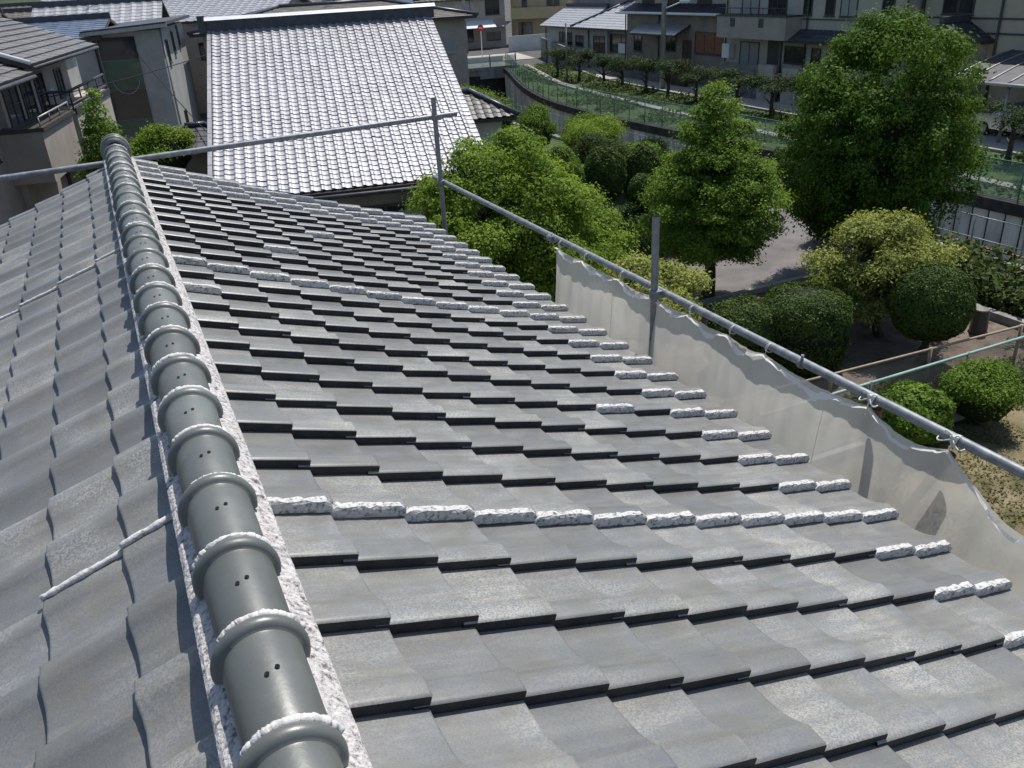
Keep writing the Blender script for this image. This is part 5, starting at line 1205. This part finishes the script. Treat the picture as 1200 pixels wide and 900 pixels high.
def car(label, x, y, deg, paint, name='parked_car'):
    F = Fr(x, y, deg); t = thing(name, F.p(2.1, .85, GZ), label, 'car')
    prof = [(0, .35), (0, .75), (.12, .92), (.95, 1.0), (1.55, 1.42), (2.0, 1.50), (3.1, 1.48), (3.75, 1.05), (4.15, .98), (4.25, .7), (4.22, .35)]
    m = MB(); n = len(prof); st = [(0, .90), (.12, 1.0), (.85, 1.0), (1.58, 1.0), (1.70, .90)]
    for v, k in st:
        for (u, z) in prof:
            zz = GZ + .25 + (z-.25)*(1 if z < 1.02 else k**1.5); m.v.append(tuple(F.p(2.1+(u-2.1)*(.97 if k < 1 else 1), v + ((.85-v)*.14 if z > 1.1 else 0), zz)))
    for i in range(len(st)-1):
        for q in range(n-1): a = i*n+q; m.f.append((a, a+1, a+n+1, a+n)); m.m.append(0); m.sm.append(True)
    m.f.append(tuple(range(n))); m.m.append(0); m.sm.append(False); m.f.append(tuple(range(5*n-1, 4*n-1, -1))); m.m.append(0); m.sm.append(False)
    m.build('body', MT[paint], t)
    for nm, P in (('windscreen', [(1.0, 1.04), (1.53, 1.41)]), ('rear_window', [(3.15, 1.46), (3.72, 1.08)])):
        m = MB(); (a, za), (b, zb) = P; m.quad(F.p(a, .22, GZ+za+.012), F.p(b, .30, GZ+zb+.012), F.p(b, 1.40, GZ+zb+.012), F.p(a, 1.48, GZ+za+.012)); m.build(nm, MT['glass'], t)
    for v in (-.0, 1.70):
        m = MB(); d = -.012 if v < .5 else .012; k = .12 if v < .5 else -.12
        m.quad(F.p(1.25, v+d+k*.3, GZ+1.03), F.p(3.5, v+d+k*.3, GZ+1.03), F.p(3.0, v+d+k, GZ+1.4), F.p(1.7, v+d+k, GZ+1.4)); m.build('side_window', MT['glass'], t)
        for u in (.8, 3.35):
            m = MB(); m.tube([F.p(u, v-.02, GZ+.31), F.p(u, v+(.18 if v < .5 else -.18), GZ+.31)], .31, 16); wh = m.build('wheel', MT['tyre'], t)
            m = MB(); m.tube([F.p(u, v-.03 if v < .5 else v+.03, GZ+.31), F.p(u, v, GZ+.31)], .19, 12); m.build('rim', MT['alu'], wh)
    for v in (.1, 1.3): m = MB(); m.box(F, -.03, .1, v, v+.3, GZ+.62, GZ+.78); m.build('headlight', MT['curtain'], t)
    return t
car('dark car with a gleaming bonnet parked under the carport', 36.0, 25.6, -96, 'car_silver')
# ---- utility poles, sign, wires
def upole(x, y, h, label, lamp=False):
    k_ = .45 if h < 6 else 1
    t = thing('utility_pole', (x, y, GZ), label, 'utility pole', 'utility poles')
    m = MB(); m.tube([(x, y, GZ), (x, y, GZ+h*.5), (x, y, GZ+h)], [.19*k_, .16*k_, .12*k_], 10); m.build('pole', MT['concrete'], t)
    if h > 6: m = MB(); m.box(Fr(x, y, -60), -.8, .8, -.2, -.12, GZ+h-.7, GZ+h-.6); m.build('crossarm', MT['steel_dark'], t)
    if lamp:
        m = MB(); m.tube([(x, y, GZ+5.1), (x+.5, y-1.2, GZ+5.5)], .04, 6); m.box(Fr(x+.5, y-1.2, -60), -.1, .6, -.1, .1, GZ+5.45, GZ+5.6); m.build('street_lamp', MT['white'], t)
    return t
upole(35.4, 49.3, 10.5, 'tall concrete utility pole with a small street lamp before the brown house', True)
upole(38.2, 91.0, 9.5, 'thin dark utility pole beyond the bridge')
upole(33.0, 58.6, 4.2, 'short slim pole among the trained pines near the bridge')
sg = thing('road_sign', (37.1, 84.2, GZ), 'round red and white road sign on a pale post beyond the bridge', 'road sign')
m = MB(); m.tube([(37.1, 84.2, GZ), (37.1, 84.2, GZ+3.2)], .05, 8); m.build('post', MT['white'], sg)
m = MB(); dv = Vector((-.4, -.91, .1)).normalized(); c = Vector((37.1, 84.2, GZ+2.9)); m.tube([c+dv*.06, c+dv*.09], .32, 16); m.build('disc', MT['red'], sg)
m = MB(); rt = dv.cross(Vector((0, 0, 1))).normalized(); m.hexa([c+dv*.095+rt*a+Vector((0, 0, b)) for a, b in ((-.2, -.05), (.2, -.05))]+[c+dv*.105+rt*a+Vector((0, 0, -.05)) for a in (.2, -.2)]+[c+dv*.095+rt*a+Vector((0, 0, .05)) for a in (-.2, .2)]+[c+dv*.105+rt*a+Vector((0, 0, .05)) for a in (.2, -.2)]); m.build('bar', MT['white'], sg)
def wire(label, a, b, sag, r, mt, name='overhead_wire'):
    a, b = Vector(a), Vector(b); m = MB(); m.tube([a.lerp(b, t/20)-Vector((0, 0, 4*sag*(t/20)*(1-t/20))) for t in range(21)], r, 5); solo(name, m, MT[mt], label, 'wire', 'overhead wires')
wire('teal sheathed wire crossing in front of the brown two-storey house', (-6.5, 24.5, -2.0), (-1.35, 30.8, -1.3), .1, .008, 'teal')
wire('dark wire running down past the tower house to the shed', (2.0, 45.6, -1.0), (3.6, 35.0, -3.9), .1, .02, 'tyre')
wire('dark wire crossing in front of the tower house', (-2.0, 33.5, -1.8), (6.5, 42.5, -1.0), .15, .018, 'tyre')

# small fittings on the houses
def aerial(F, u, v, z, label):
    m = MB(); m.tube([F.p(u, v, z), F.p(u, v, z+1.9)], .022, 5)
    for k in range(5): m.tube([F.p(u-.35+.05*k, v, z+1.3+.12*k), F.p(u+.35-.05*k, v, z+1.3+.12*k)], .010, 4)
    m.tube([F.p(u, v-.4, z+1.6), F.p(u, v+.5, z+1.6)], .012, 4); solo('tv_aerial', m, MT['steel_dark'], label, 'aerial', 'television aerials on the roofs')
aerial(Fr(-2.6, 58, -12), 3.2, 3.5, .75, 'television aerial on the silver gable roof left of the tower house')
aerial(Fr(6.2, 53.5, -12), 8.0, 4.5, .3, 'television aerial on the broad brown-grey roof behind the silver ridge')
aerial(Fr(39.2, 73.5, -90), 9.0, 5.5, .4, 'television aerial over the bright hipped porch roof')
def fitting(parent, F, u, z, w_=.8, h=.6, mt='white', name='air_conditioner'):
    m = MB(); m.box(F, u, u+w_, -.42, -.06, z, z+h); m.build(name, MT[mt], parent)
    m = MB(); m.tube([F.p(u+w_/2+.24*math.cos(a*math.pi/6), -.43, z+h/2+.24*math.sin(a*math.pi/6)) for a in range(13)], .015, 4); m.build('fan_grille', MT['frame'], parent)
F = Fr(38.2, 58.2, -90); fitting(H0, F, 3.2, -5.9); fitting(H0, F, .2, -5.9)
F = Fr(39.2, 73.5, -90); fitting(H3, F, 6.9, -5.9); fitting(H3, F, 1.0, -5.9)
for (par, F, us, zt) in ((H0, Fr(38.2, 58.2, -90), (-.06, 4.4, 12.06), -1.95), (H3, Fr(39.2, 73.5, -90), (-.06, 7.8, 14.86), -3.1), (H1, Fr(37.5, 45.5, -90), (.25, 7.4, 14.26), .5)):
    for u in us: m = MB(); m.tube([F.p(u, -.09, zt), F.p(u, -.09, GZ)], .05, 6); m.build('downpipe', MT['frame'], par)
wire('overhead line along the road from the tall utility pole towards the bridge', (35.4, 49.3, 3.2), (38.2, 91.0, 2.6), 1.0, .02, 'tyre')
wire('overhead line from the tall utility pole past the cream house', (35.4, 49.3, 3.3), (35.4, 8.0, 3.4), 1.2, .02, 'tyre')
wire('service wire from the tall utility pole to the brown house', (35.4, 49.3, 1.2), (38.6, 55.0, -.9), .3, .015, 'tyre')
